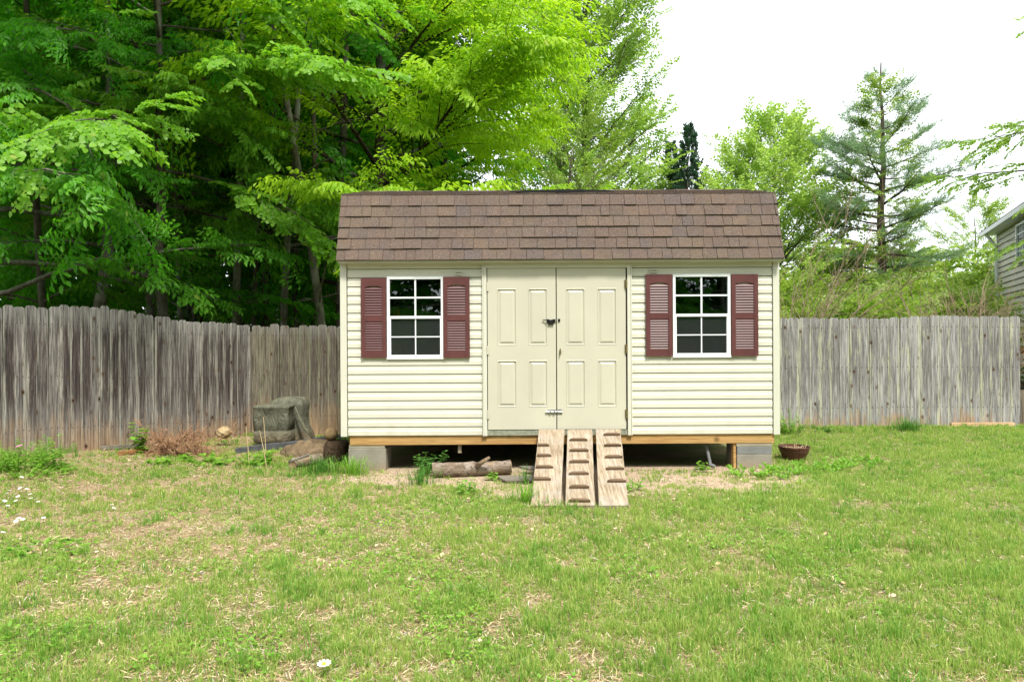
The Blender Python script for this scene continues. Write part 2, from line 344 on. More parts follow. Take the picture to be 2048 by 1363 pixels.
class MB:
    def __init__(s): s.v = []; s.f = []; s.a = []
    def add(s, vs, fs, at=None):
        b = len(s.v); s.v += [tuple(v) for v in vs]; s.f += [tuple(b + i for i in f) for f in fs]
        s.a += ([tuple(x) for x in at] if at is not None else [(0, 0, 0)] * len(vs))
    def box(s, x0, x1, y0, y1, z0, z1, at=None):
        s.add([(x0, y0, z0), (x1, y0, z0), (x1, y1, z0), (x0, y1, z0), (x0, y0, z1), (x1, y0, z1), (x1, y1, z1), (x0, y1, z1)],
              [(3, 2, 1, 0), (4, 5, 6, 7), (0, 1, 5, 4), (1, 2, 6, 5), (2, 3, 7, 6), (3, 0, 4, 7)], [at] * 8 if at else None)
    def hexa(s, p, at=None):   # 8 points: bottom 4 ccw, top 4
        s.add(p, [(3, 2, 1, 0), (4, 5, 6, 7), (0, 1, 5, 4), (1, 2, 6, 5), (2, 3, 7, 6), (3, 0, 4, 7)], at)
    def prism(s, poly, fn, d0, d1, at=None):   # poly 2D list; fn(a,b,d)->xyz
        n = len(poly); vs = [fn(a, b, d0) for a, b in poly] + [fn(a, b, d1) for a, b in poly]
        fs = [tuple(range(n)), tuple(range(2 * n - 1, n - 1, -1))] + [(i, i + n, (i + 1) % n + n, (i + 1) % n) for i in range(n)]
        s.add(vs, fs, at)
    def tube(s, pts, rad, n=8, cap=True):
        pts = [Vector(p) for p in pts]; rad = rad if hasattr(rad, '__len__') else [rad] * len(pts)
        vs = []; prev = None
        for k, p in enumerate(pts):
            d = (pts[min(k + 1, len(pts) - 1)] - pts[max(k - 1, 0)]).normalized()
            if prev is None:
                a = d.orthogonal().normalized()
            else:
                a = (prev - d * prev.dot(d)); a = a.normalized() if a.length > 1e-6 else d.orthogonal().normalized()
            prev = a; b = d.cross(a)
            for j in range(n):
                t = 2 * math.pi * j / n; vs.append(p + (a * math.cos(t) + b * math.sin(t)) * rad[k])
        fs = [(k * n + j, k * n + (j + 1) % n, (k + 1) * n + (j + 1) % n, (k + 1) * n + j) for k in range(len(pts) - 1) for j in range(n)]
        if cap: fs += [tuple(range(n - 1, -1, -1)), tuple(range((len(pts) - 1) * n, len(pts) * n))]
        s.add(vs, fs)
    def build(s, name, mat, parent=None, loc=None, smooth=False, bevel=0, attr=False):
        me = bpy.data.meshes.new(name)
        v = s.v
        off = None
        if loc is not None:
            off = Vector(loc); v = [(a - off.x, b - off.y, c - off.z) for a, b, c in v]
        me.from_pydata(v, [], s.f); me.update()
        if attr:
            at = me.attributes.new('bd', 'FLOAT_VECTOR', 'POINT'); at.data.foreach_set('vector', np.array(s.a, 'f').ravel())
        if smooth: me.polygons.foreach_set('use_smooth', [True] * len(me.polygons))
        o = link(name, me, mat)
        if loc is not None: o.location = loc
        if parent is not None:
            o.parent = parent; o.matrix_parent_inverse = Matrix.Identity(4)
            o.location = Vector(o.location) - wl(parent)
            if loc is None: o.location = -wl(parent)
        if bevel:
            m = o.modifiers.new('bevel', 'BEVEL'); m.width = bevel; m.segments = 2; m.limit_method = 'ANGLE'; m.angle_limit = R(40)
        return o
def wl(o):
    p = Vector((0, 0, 0))
    while o is not None: p = p + Vector(o.location); o = o.parent
    return p

def npmesh(name, V, faces, smooth=False):
    """V (n,3); faces: list of int arrays (m,k)"""
    me = bpy.data.meshes.new(name); me.vertices.add(len(V)); me.vertices.foreach_set('co', np.asarray(V, 'f').ravel())
    nl = sum(f.size for f in faces); npf = sum(len(f) for f in faces)
    me.loops.add(nl); me.loops.foreach_set('vertex_index', np.concatenate([f.ravel() for f in faces]).astype('i'))
    me.polygons.add(npf)
    tot = np.concatenate([np.full(len(f), f.shape[1]) for f in faces]); st = np.concatenate([[0], np.cumsum(tot)[:-1]])
    me.polygons.foreach_set('loop_start', st.astype('i')); me.polygons.foreach_set('loop_total', tot.astype('i'))
    me.polygons.foreach_set('use_smooth', np.full(npf, smooth)); me.update(calc_edges=True); return me

def tubes_mesh(name, polys, nmin=3):
    """polys: list of (pts (k,3), radii (k,)); sides by radius"""
    V = []; Fq = []; b = 0
    for pts, rad in polys:
        pts = np.asarray(pts, float); k = len(pts); n = 10 if rad[0] > .1 else 7 if rad[0] > .045 else 5 if rad[0] > .015 else nmin
        d = np.gradient(pts, axis=0); d /= np.linalg.norm(d, axis=1)[:, None] + 1e-9
        ref = np.array([0, 0, 1.]) if abs(d[0, 2]) < .8 else np.array([1., 0, 0])
        a = np.cross(d, ref); a /= np.linalg.norm(a, axis=1)[:, None] + 1e-9; c = np.cross(d, a)
        t = np.arange(n) * 2 * math.pi / n
        ring = pts[:, None, :] + (a[:, None, :] * np.cos(t)[None, :, None] + c[:, None, :] * np.sin(t)[None, :, None]) * np.asarray(rad)[:, None, None]
        V.append(ring.reshape(-1, 3)); kk, jj = np.meshgrid(np.arange(k - 1), np.arange(n), indexing='ij'); j2 = (jj + 1) % n
        Fq.append(np.stack([kk * n + jj, kk * n + j2, (kk + 1) * n + j2, (kk + 1) * n + jj], -1).reshape(-1, 4) + b); b += k * n
    return npmesh(name, np.concatenate(V), [np.concatenate(Fq)], True)

# ------------------------------------------------------------------ leaves
def leaf(kind):
    if kind == 'beech':
        v = [(0, 0, 0), (.32, .21, .05), (.7, .17, .02), (1, 0, -.12), (.7, -.17, .02), (.32, -.21, .05)]; f = [(0, 1, 2, 3), (0, 3, 4, 5)]
    elif kind == 'oak':
        v = [(0, 0, 0), (.3, .25, .04), (.62, .33, .02), (1, 0, -.14), (.62, -.33, .02), (.3, -.25, .04)]; f = [(0, 1, 2, 3), (0, 3, 4, 5)]
    elif kind == 'maple':
        v = [(0, 0, 0), (.2, .5, .0), (.65, .38, -.05), (1, 0, -.1), (.65, -.38, -.05), (.2, -.5, 0)]; f = [(0, 1, 2, 3), (0, 3, 4, 5)]
    elif kind == 'small':
        v = [(0, 0, 0), (.5, .36, .05), (1, 0, -.05), (.5, -.36, .05)]; f = [(0, 1, 2, 3)]
    elif kind == 'needle':
        v = [(0, 0, 0), (.5, .05, .0), (1, 0, 0), (.5, -.05, 0)]; f = [(0, 1, 2, 3)]
    elif kind == 'scale':
        v = [(0, 0, 0), (.5, .16, .0), (1, 0, 0), (.5, -.16, 0)]; f = [(0, 1, 2, 3)]
    return np.array(v, float), np.array(f)
def basis(d, up):
    d = d / (np.linalg.norm(d, axis=-1, keepdims=True) + 1e-9); y = np.cross(up, d); y /= np.linalg.norm(y, axis=-1, keepdims=True) + 1e-9
    return np.stack([d, y, np.cross(d, y)], -1)     # columns
def spray(kind, size, length, nside, rg, droop=.5, spread=.9, up_tilt=0):
    """a twig of leaves: local x forward, z up"""
    lv, lf = leaf(kind); P = []; D = []; S = []
    tw = [(np.zeros(3), np.array([1., 0, 0]), length)]
    for k in range(nside):
        s = (k + .6) / (nside + .3); sd = 1 if k % 2 else -1
        a = sd * rg.uniform(.5, 1.0); tw.append((np.array([s * length, 0, -.12 * s * s * length]), np.array([math.cos(a), math.sin(a), -.12]), length * (1 - s * .55) * .55))
    for o, dr, L in tw:
        n = max(2, int(L / (size * .42))); side = np.cross([0, 0, 1], dr)
        for i in range(n):
            t = (i + .4) / n; sd = 1 if i % 2 else -1
            p = o + dr * t * L + np.array([0, 0, -.22 * t * t * L]); last = i == n - 1
            d = dr * (1.2 if last else rg.uniform(.4, .9)) + side * sd * (0 if last else spread) + np.array([0, 0, -droop * rg.uniform(.5, 1.5) + up_tilt])
            P.append(p); D.append(d); S.append(size * rg.uniform(.7, 1.15))
    P = np.array(P); D = np.array(D); S = np.array(S)
    up = np.array([0, 0, 1.]) + rg.normal(0, .32, (len(P), 3)); B = basis(D, up)
    V = np.einsum('nij,kj->nki', B, lv) * S[:, None, None] + P[:, None, :]
    nv = len(lv); Fc = (lf[None] + (np.arange(len(P)) * nv)[:, None, None]).reshape(-1, lf.shape[1])
    return V.reshape(-1, 3), Fc
def tuft(kind, size, n, rg, fwd=.5):
    """needle / scale tuft round the x axis"""
    lv, lf = leaf(kind); th = rg.uniform(0, 2 * math.pi, n); s = rg.uniform(0, 1, n)
    P = np.stack([s * size * 2.0, np.zeros(n), np.zeros(n)], -1); D = np.stack([np.full(n, fwd), np.cos(th), np.sin(th)], -1)
    B = basis(D, rg.normal(0, 1, (n, 3))); V = np.einsum('nij,kj->nki', B, lv) * (size * rg.uniform(.7, 1.2, n))[:, None, None] + P[:, None, :]
    return V.reshape(-1, 3), (lf[None] + (np.arange(n) * len(lv))[:, None, None]).reshape(-1, lf.shape[1])
def scatter(name, temps, P, D, U, S, rg):
    V = []; Fc = []; b = 0; pick = rg.integers(0, len(temps), len(P)); B = basis(D, U)
    for k, (tv, tf) in enumerate(temps):
        m = pick == k
        if not m.any(): continue
        v = np.einsum('nij,kj->nki', B[m], tv) * S[m][:, None, None] + P[m][:, None, :]
        c = int(m.sum()); V.append(v.reshape(-1, 3)); Fc.append((tf[None] + (np.arange(c) * len(tv))[:, None, None]).reshape(-1, tf.shape[1]) + b); b += c * len(tv)
    return npmesh(name, np.concatenate(V), [np.concatenate(Fc)], False)

def unit(v): return v / (np.linalg.norm(v) + 1e-9)
def rotz(v, a): c, s = math.cos(a), math.sin(a); return np.array([c * v[0] - s * v[1], s * v[0] + c * v[1], v[2]])
def path(p, d, L, n, rg, droop=0, wig=.08):
    pts = [np.array(p, float)]; d = unit(np.array(d, float)); dirs = [d]
    for i in range(n):
        d = unit(d + np.array([0, 0, -droop / n]) + rg.normal(0, wig, 3)); pts.append(pts[-1] + d * L / n); dirs.append(d)
    return np.array(pts), dirs

def grow(seed, H, Rr, base_h, n_limb, el0, el1, trunk_r, prof='dome', droop=.35, sub_n=8, sub_len=.42, step=.35, lean=(0, 0), jit=.05,
         sscale=(.8, 1.2), limb_droop=None, az0=None, azr=None, spread=.75, subdroop=None, sstart=.2, trunk_wig=.03, limb_r=.28):
    """returns tubes and spray placements of a tree with its base at the origin"""
    rg = np.random.default_rng(seed); tubes = []; P = []; D = []; U = []; S = []
    nT = 12; tp = [np.zeros(3)]
    for k in range(nT): tp.append(tp[-1] + np.array([lean[0] * H / nT + rg.normal(0, trunk_wig) * H / nT * 2, lean[1] * H / nT + rg.normal(0, trunk_wig) * H / nT * 2, H / nT]))
    tp = np.array(tp); tr = trunk_r * (1 - .9 * np.linspace(0, 1, nT + 1)) ; tr[0] *= 1.3; tubes.append((tp, tr))
    for i in range(n_limb):
        t = (i + rg.uniform(0, .9)) / n_limb; h = base_h + (H * .97 - base_h) * t; q = h / H * nT; k = min(int(q), nT - 1); o = tp[k] + (tp[k + 1] - tp[k]) * (q - k)
        az = i * 2.39996 + rg.uniform(-.5, .5)
        if azr is not None: az = az0 + rg.uniform(-azr, azr)
        pr = {'dome': math.sqrt(max(.05, 1 - (t * 1.0) ** 2.2)), 'cone': 1.05 - .95 * t, 'oval': math.sin(math.pi * min(1, .18 + .80 * t)), 'flat': 1 - .5 * t}[prof]
        L = Rr * pr * rg.uniform(.72, 1.1); el = el0 + (el1 - el0) * t + rg.normal(0, .1)
        d = np.array([math.cos(az) * math.cos(el), math.sin(az) * math.cos(el), math.sin(el)])
        n = 7; pts, dirs = path(o, d, L, n, rg, droop if limb_droop is None else limb_droop, jit); r0 = max(.006, trunk_r * limb_r * (L / Rr) * (1.15 - .6 * t))
        tubes.append((pts, np.linspace(r0, .005, n + 1)))
        ns = max(2, int(sub_n * L / Rr + .5))
        for j in range(ns):
            s = sstart + (1 - sstart) * (j + .7) / ns; q = s * n; k = min(int(q), n - 1); o2 = pts[k] + (pts[k + 1] - pts[k]) * (q - k); sd = 1 if (j + i) % 2 else -1
            d2 = rotz(dirs[k], sd * rg.uniform(.5, 1.0) * spread); d2[2] += rg.uniform(-.2, .2); L2 = L * sub_len * (1.25 - .75 * s) * rg.uniform(.7, 1.2)
            m = 4; p2, dd = path(o2, d2, L2, m, rg, droop if subdroop is None else subdroop, .09); tubes.append((p2, np.linspace(max(.004, r0 * .35 * (1.1 - s * .7)), .003, m + 1)))
            q2 = max(1, int(L2 / step + .5))
            for e in range(q2):
                u = (e + .75) / q2 * m; kk = min(int(u), m - 1); pp = p2[kk] + (p2[kk + 1] - p2[kk]) * (u - kk); sdd = (1 if e % 2 else -1)
                last = e == q2 - 1
                P.append(pp); D.append(dd[kk] if last else rotz(dd[kk], sdd * rg.uniform(.3, .9))); U.append(np.array([0, 0, 1.]) + rg.normal(0, .42, 3)); S.append(rg.uniform(*sscale))
        for e in range(2): P.append(pts[-1 - e]); D.append(dirs[-1] + rg.normal(0, .2, 3)); U.append(np.array([0, 0, 1.])); S.append(rg.uniform(*sscale))
    return tubes, np.array(P), np.array(D), np.array(U), np.array(S), rg

rg0 = np.random.default_rng(11)
SP = {
    'beech': [spray('beech', .098, .62, 7, rg0, .85, .8) for _ in range(6)],
    'oak': [spray('oak', .17, .5, 3, rg0, 1.2, .8) for _ in range(4)],
    'lime': [spray('beech', .105, .62, 7, rg0, .95, .7) for _ in range(6)],
    'maple': [spray('maple', .060, .5, 7, rg0, .5, .9) for _ in range(5)],
    'tulip': [spray('maple', .085, .5, 3, rg0, .3, .9) for _ in range(5)],
    'far': [spray('small', .30, 1.2, 5, rg0, .5, .9) for _ in range(5)],
    'small': [spray('small', .09, .55, 4, rg0, .3, .9) for _ in range(5)],
    'pine': [tuft('needle', .16, 34, rg0, .9) for _ in range(4)],
    'cedar': [tuft('scale', .15, 30, rg0, 1.4) for _ in range(4)],
    'airy': [spray('small', .10, .5, 2, rg0, .3, 1.0) for _ in range(6)],
}
def make_tree(label, cat, loc, g=None, sp=None, leafm=None, barkm=None, name='tree', group=None, rz=0, keep=None, crown='crown'):
    tubes, P, D, U, S, rg = g
    e = empty(name, loc, label, cat, group, rz)
    if keep is None and name in ('beech_tree', 'forest_tree'): keep = lambda P: (P[:, 2] > 2.1) | (P[:, 0] < .3) & (P[:, 2] > 1.7)
    if keep is not None:
        m = keep(P); P, D, U, S = P[m], D[m], U[m], S[m]
    t = link('trunk', tubes_mesh('trunk', tubes), M[barkm], e)
    c = link(crown, scatter(crown, SP[sp], P, D, U, S, rg), M[leafm], e)
    return e
def copy_tree(o, loc, rz, label, group=None, scale=1.0):
    c = o.copy(); col.objects.link(c); c.location = loc; c.rotation_euler = (0, 0, rz); c.scale = (scale,) * 3; c['label'] = label
    if group: c['group'] = group
    for ch in list(o.children):
        d = ch.copy(); col.objects.link(d); d.parent = c
    return c

# ================================================================== SETTING: ground
def make_ground():
    xs = np.concatenate([[-900, -300, -120, -60, -35], np.arange(-22, 22.01, .35)[:0], np.linspace(-22, -8, 18), np.arange(-7.9, 9.0, .1), np.linspace(9.2, 24, 18), [40, 70, 140, 320, 900]])
    ys = np.concatenate([[-900, -300, -100, -40, -20, -10, -4, 0], np.arange(.3, 11.2, .1), np.linspace(11.5, 30, 20), [40, 60, 100, 200, 400, 900]])
    X, Y = np.meshgrid(xs, ys, indexing='ij'); Z = gz(X, Y)
    V = np.stack([X, Y, Z], -1).reshape(-1, 3); nx, ny = len(xs), len(ys)
    i, j = np.meshgrid(np.arange(nx - 1), np.arange(ny - 1), indexing='ij')
    Fq = np.stack([i * ny + j, (i + 1) * ny + j, (i + 1) * ny + j + 1, i * ny + j + 1], -1).reshape(-1, 4)
    me = npmesh('ground', V, [Fq], True); at_ = me.attributes.new('gravel', 'FLOAT', 'POINT'); at_.data.foreach_set('value', gravel(V[:, 0], V[:, 1]).astype('f'))
    o = link('ground', me, M['ground']); tag(o, kind='structure')
make_ground()

# ================================================================== SHED
YW = 7.66; XL = W(685.5, 700, YW).x; XR = W(1554, 700, YW).x; YB = YW + 2.44; ZB = .400; ZT = 2.36
def X_(px): return (px - 1024) / F * YW
def Z_(px, py): return W(px, py, YW).z
shed = empty('garden_shed', ((XL + XR) / 2, (YW + YB) / 2, ZB), 'cream vinyl sided garden shed with brown shingle roof standing on concrete blocks', 'shed')
DX0, DX1 = X_(967), X_(1261)           # door casing outer
DT = Z_(1114, 528)
ROW = .0982
prof = [(YW - .12, 2.35), (YW + .125, 3.115), ((YW + YB) / 2, 3.385), (YB - .125, 3.115), (YB + .12, 2.35)]
def gamb_halfdepth(z):
    """y range inside the gambrel at height z"""
    if z < 2.36: return YW, YB
    if z < 3.1: t = (z - 2.36) / .745; return YW + .14 * t + .02, YB - .14 * t - .02
    t = min(1, (z - 3.1) / .27); return YW + .17 + (YB - YW - .34) / 2 * t, YB - .17 - (YB - YW - .34) / 2 * t
def siding(mb, a0, a1, z0, z1, fn, out=1):
    """courses of dutch lap between a0..a1; fn(a, depth_out, z)->xyz"""
    k = 0; z = ZB
    while z < z1 - 1e-4:
        zt = min(z + ROW, z1)
        if zt > z0 + 1e-4:
            zb = max(z, z0); r = (a0, a1) if not callable(a0) else a0(zt)
            b0, b1 = r
            if b1 - b0 > .03:
                gp_ = min(.010, (zt - zb) * .3); P = [(-.008, zb), (.015, zb), (.0155, zb + (zt - zb - gp_) * .55), (.010, zb + (zt - zb - gp_) * .66), (.0085, zt - gp_), (-.008, zt - gp_)]
                vs = [fn(b0, d, q) for d, q in P] + [fn(b1, d, q) for d, q in P]; n = 6
                mb.add(vs, [(i, i + n, (i + 1) % n + n, (i + 1) % n) for i in range(n)] + [tuple(range(n)), tuple(range(2 * n - 1, n - 1, -1))])
        z += ROW
# windows openings
WIN = [(775, 888, 553.5, 717.5, [(724, 774, 556.5, 715), (887.5, 940, 554, 715)]), (1345, 1460, 548.5, 714, [(1291, 1343.5, 549.5, 712), (1461, 1514, 549, 711.5)])]
front = lambda a, d, z: (a, YW - d, z)
def wall_front():
    mb = MB()
    for (a0, a1, win) in ((XL + .06, DX0, WIN[0]), (DX1, XR - .06, WIN[1])):
        w0, w1 = X_(win[0]) + .01, X_(win[1]) - .01; wt = Z_(win[0], win[2]) - .01; wb = Z_(win[0], win[3]) + .01
        siding(mb, a0, w0, ZB, ZT, front); siding(mb, w1, a1, ZB, ZT, front)
        siding(mb, w0 + .0005, w1 - .0005, ZB, wb, front); siding(mb, w0 + .0005, w1 - .0005, wt, ZT, front)
        # sheathing behind, with the opening left free
        for (p, q, r, s) in ((a0, w0 + .02, ZB + .002, ZT), (w1 - .02, a1, ZB + .002, ZT), (w0 + .02, w1 - .02, ZB + .002, wb + .02), (w0 + .02, w1 - .02, wt - .02, ZT)):
            mb.box(p, q, YW + .012, YW + .05, r, s)
    mb.box(DX0, DX1, YW - .012, YW + .05, DT, ZT)
    mb.build('front_wall', M['siding'], shed)
    for side in (0, 1):
        m = MB(); x = XL if side == 0 else XR; sg = -1 if side == 0 else 1
        siding(m, lambda z: (lambda r: (r[0] + (.06 if z < 2.36 else 0), r[1] - (.06 if z < 2.36 else 0)))(gamb_halfdepth(z)), None, ZB, 3.37, lambda a, d, z: (x + sg * d, a, z))
        m.prism([(YW + .05, ZB), (YB - .05, ZB), (YB - .05, 2.36), (YB - .2, 3.08), ((YW + YB) / 2, 3.34), (YW + .2, 3.08), (YW + .05, 2.36)], lambda a, b, d: (d, a, b), x - sg * .012, x - sg * .05)
        m.build('side_wall', M['siding'], shed)
    m = MB(); siding(m, XL + .06, XR - .06, ZB, ZT, lambda a, d, z: (a, YB + d, z)); m.box(XL + .05, XR - .05, YB - .05, YB - .012, ZB + .002, ZT); m.build('back_wall', M['siding'], shed)
wall_front()
for (cx, cy, sx, sy) in ((XL, YW, -1, -1), (XR, YW, 1, -1), (XL, YB, -1, 1), (XR, YB, 1, 1)):
    m = MB(); g = .022; wd = .072
    # L-shaped outside corner post
    x0, x1 = sorted((cx + sx * g, cx - sx * (wd - g))); y0, y1 = sorted((cy + sy * g, cy))
    m.box(x0, x1, y0, y1, ZB - .012, ZT)
    x0, x1 = sorted((cx + sx * g, cx)); y0, y1 = sorted((cy - sy * .0002, cy - sy * (wd - g))); m.box(x0, x1, y0, y1, ZB - .012, ZT)
    m.build('corner_trim', M['trim'], shed, bevel=.003)
# eave fascia / frieze
m = MB(); m.box(XL - .02, XR + .02, YW - .085, YW - .022, 2.318, 2.345); m.box(XL + .06, XR - .06, YW - .0218, YW - .0175, 2.30, 2.345)
m.box(XL - .02, XR + .02, YW - .104, YW - .0855, 2.322, 2.352)
m.build('eave_trim', M['trim'], shed)
m = MB(); m.box(XL - .02, XR + .02, YB + .022, YB + .104, 2.31, 2.345); m.build('eave_trim', M['trim'], shed)
# roof shingles
def shingles(name, A, B, nrow, rg, flip=False):
    """A lower edge (y,z), B upper edge (y,z)"""
    mb = MB(); A = Vector((0, *A)); B = Vector((0, *B)); d = (B - A); L = d.length; u = d / L; nrm = Vector((0, -u.z, u.y)); nrm = nrm if nrm.z > 0 else -nrm
    if name == 'lower': pass
    h = L / nrow; x0, x1 = XL - .037, XR + .037
    # deck
    p = [A - nrm * .022 + Vector((x0 + .012, 0, 0)), A - nrm * .022 + Vector((x1 - .012, 0, 0)), B - nrm * .022 + Vector((x1 - .012, 0, 0)), B - nrm * .022 + Vector((x0 + .012, 0, 0))]
    q = [v + nrm * .02 for v in p]; mb.hexa(p + q, [(0, .1, 0)] * 8)
    for r in range(nrow):
        x = x0 - rg.uniform(0, .12)
        while x < x1:
            wd = rg.uniform(.10, .215); a, b = max(x, x0), min(x + wd - .0045, x1); x += wd
            if b - a < .004: continue
            th = .011 + (.008 if rg.random() < .5 else 0) + .0012 * rg.random(); lift = .003; sag = rg.normal(0, .0012)
            lo = A + u * (h * r - .006 + sag); hi = A + u * (h * (r + 1) + .02)
            if r == nrow - 1: hi = A + u * L
            pts = [lo + nrm * lift, hi + nrm * 0.0, hi + nrm * .0035, lo + nrm * (lift + th)]
            vs = [v + Vector((a, 0, 0)) for v in pts] + [v + Vector((b, 0, 0)) for v in pts]
            i = rg.random(); mb.add(vs, [(0, 1, 2, 3), (7, 6, 5, 4), (0, 4, 5, 1), (1, 5, 6, 2), (2, 6, 7, 3), (3, 7, 4, 0)], [(0, i, 0)] * 8)
    return mb
rs = np.random.default_rng(5)
roof = None
for k, (a, b, n) in enumerate(((0, 1, 6), (1, 2, 8), (4, 3, 6), (3, 2, 8))):
    mb = shingles('lower' if k % 2 == 0 else 'upper', prof[a], prof[b], n, rs)
    if roof is None: roof = mb
    else: roof.add(mb.v, mb.f, mb.a)
roofo = roof.build('roof', M['shingle'], shed, attr=True)
m = MB(); yc = (YW + YB) / 2
x = XL - .04
while x < XR + .03:
    b = min(x + .14, XR + .037); i = rs.random(); zz = 3.395 + rs.uniform(0, .006)
    m.add([(x, yc - .13, zz - .035), (b, yc - .13, zz - .035), (b, yc, zz), (x, yc, zz), (b, yc + .13, zz - .035), (x, yc + .13, zz - .035),
           (x, yc - .13, zz - .027), (b, yc - .13, zz - .027), (b, yc, zz + .009), (x, yc, zz + .009), (b, yc + .13, zz - .027), (x, yc + .13, zz - .027)],
          [(3, 2, 1, 0), (5, 4, 2, 3), (6, 7, 8, 9), (9, 8, 10, 11), (0, 1, 7, 6), (5, 11, 10, 4), (0, 6, 9, 3), (3, 9, 11, 5), (1, 2, 8, 7), (2, 4, 10, 8)], [(0, i, 0)] * 12)
    x = b
m.build('ridge_cap', M['shingle'], shed, attr=True)
m = MB(); xa, xb = W(1020, 386, 8.2).x, W(1222, 386, 8.2).x
pts = [(xa, .000), (xa + .12, .012), ((xa + xb) / 2, .024), (xb - .1, .014), (xb, 0)]
ylo = YW + .30; zlo = 3.115 + (ylo - YW - .125) / 1.095 * .27 + .02
for (a, h), (b, k) in zip(pts[:-1], pts[1:]):
    m.hexa([(a, ylo, zlo), (b, ylo, zlo), (b, ylo + .3, zlo + .07), (a, ylo + .3, zlo + .07), (a, ylo, zlo + h + .012), (b, ylo, zlo + k + .012), (b, ylo + .3, zlo + .085), (a, ylo + .3, zlo + .085)])
m.build('roofing_patch', M['felt'], shed)
# casing and doors
m = MB(); cw = X_(975) - DX0 - .006; zb = ZB - .01; yo = YW - .034
m.box(DX0, DX0 + cw, yo, YW - .0, zb, DT); m.box(DX1 - cw, DX1, yo, YW, zb, DT); m.box(DX0 + cw, DX1 - cw, yo, YW, DT - .045, DT)
m.box(DX0 - .012, DX0 - .0005, yo - .006, YW - .001, zb, DT + .011); m.box(DX1 + .0005, DX1 + .012, yo - .006, YW - .001, zb, DT + .011); m.box(DX0 - .0005, DX1 + .0005, yo - .006, YW - .013, DT + .0005, DT + .011)
m.build('door_frame', M['trim'], shed, bevel=.003)
Zd0, Zd1 = Z_(1114, 857.5), DT - .049
def door(x0, x1, cols, first):
    mb = MB(); yf = YW - .024; rows = [(Z_(1114, 813), Z_(1114, 720)), (Z_(1114, 690), Z_(1114, 577))]
    xs = [x0] + [v for c in cols for v in c] + [x1]; zs = [Zd0] + [v for r in rows for v in r] + [Zd1]
    for i in range(5):
        for j in range(5):
            a, b, c, d = xs[i], xs[i + 1], zs[j], zs[j + 1]
            if i % 2 and j % 2:
                ins = [(0, 0), (.006, -.004), (.010, .004), (.015, .009), (.021, .009), (.042, -.001)]
                prev = None
                for (q, dep) in ins:
                    ring = [(a + q, yf + dep, c + q), (b - q, yf + dep, c + q), (b - q, yf + dep, d - q), (a + q, yf + dep, d - q)]
                    if prev:
                        for e in range(4): f = (e + 1) % 4; mb.add([prev[e], prev[f], ring[f], ring[e]], [(0, 1, 2, 3)])
                    prev = ring
                mb.add(prev, [(0, 1, 2, 3)])
            else: mb.add([(a, yf, c), (b, yf, c), (b, yf, d), (a, yf, d)], [(0, 1, 2, 3)])
    mb.add([(x0, yf, Zd0), (x1, yf, Zd0), (x1, yf, Zd1), (x0, yf, Zd1), (x0, YW + .018, Zd0), (x1, YW + .018, Zd0), (x1, YW + .018, Zd1), (x0, YW + .018, Zd1)],
           [(0, 4, 5, 1), (1, 5, 6, 2), (2, 6, 7, 3), (3, 7, 4, 0), (4, 7, 6, 5)])
    o = mb.build('door', M['door'], shed, loc=((x0 + x1) / 2, YW, Zd0)); return o
dl = door(X_(975.5), X_(1111.6), [(X_(995), X_(1033)), (X_(1057), X_(1094.5))], True)
dr = door(X_(1113.6), X_(1251), [(X_(1131.5), X_(1169.5)), (X_(1194.7), X_(1232.5))], False)
for (dd, px, ys) in ((dl, 975.2, (574, 700, 828)), (dr, 1251.3, (568, 697, 826))):
    for py in ys:
        m = MB(); x = X_(px); z = Z_(px, py); m.tube([(x, YW - .040, z - .048), (x, YW - .040, z + .048)], .0075, 8); m.box(x - .014, x + .014, YW - .0352, YW - .0245, z - .046, z + .046)
        m.build('hinge', M['brass'] if px > 1200 else M['door'], dd)
def latch():
    z = Z_(1100, 640); y = YW - .0245
    m = MB(); m.box(X_(1094), X_(1110), y - .006, y, z - .03, z + .004); m.tube([(X_(1085), y - .016, z), (X_(1113), y - .016, z)], .006, 8)
    m.box(X_(1093), X_(1098), y - .024, y - .005, z - .010, z + .010); m.box(X_(1105), X_(1110), y - .024, y - .005, z - .010, z + .010)
    m.tube([(X_(1101), y - .018, z), (X_(1101), y - .03, z - .022)], .005, 6)
    m.box(X_(1096), X_(1107), y - .02, y - .006, z - .05, z - .022)
    m.build('slide_bolt', M['black'], dl, bevel=.001)
    m = MB(); m.box(X_(1116), X_(1120), y - .008, y, z - .018, z + .014); m.tube([(X_(1118), y - .008, z), (X_(1118), y - .02, z)], .006, 8); m.build('bolt_keeper', M['black'], dr)
    z = Z_(1120, 703); m = MB(); m.prism([(-.012, -.012), (0, -.045), (.012, -.012), (.010, .015), (0, .042), (-.010, .015)], lambda a, b, d: (X_(1120) + a, d, z + b), y - .004, y)
    m.tube([(X_(1120), y - .004, z), (X_(1120), y - .03, z)], .006, 8); m.tube([(X_(1120), y - .03, z - .022), (X_(1120), y - .03, z + .020)], .007, 8)
    m.build('door_handle', M['brass'], dr)
    z = Z_(1108, 822.5); m = MB()
    m.box(X_(1095), X_(1111), y - .004, y, z - .028, z + .028); m.tube([(X_(1090), y - .012, z), (X_(1112.5), y - .012, z)], .009, 8)
    m.box(X_(1098), X_(1101), y - .024, y - .004, z - .014, z + .014); m.box(X_(1106), X_(1109), y - .024, y - .004, z - .014, z + .014)
    m.build('barrel_bolt', M['steel'], dl, bevel=.001)
    m = MB(); m.box(X_(1114.5), X_(1123), y - .004, y, z - .028, z + .028); m.tube([(X_(1114), y - .012, z), (X_(1124), y - .012, z)], .009, 8); m.build('bolt_keeper', M['steel'], dr)
latch()
m = MB(); m.box(DX0 + cw, DX1 - cw, YW - .018, YW + .05, ZB - .006, Zd0 - .008); m.build('threshold', M['plate'], shed)
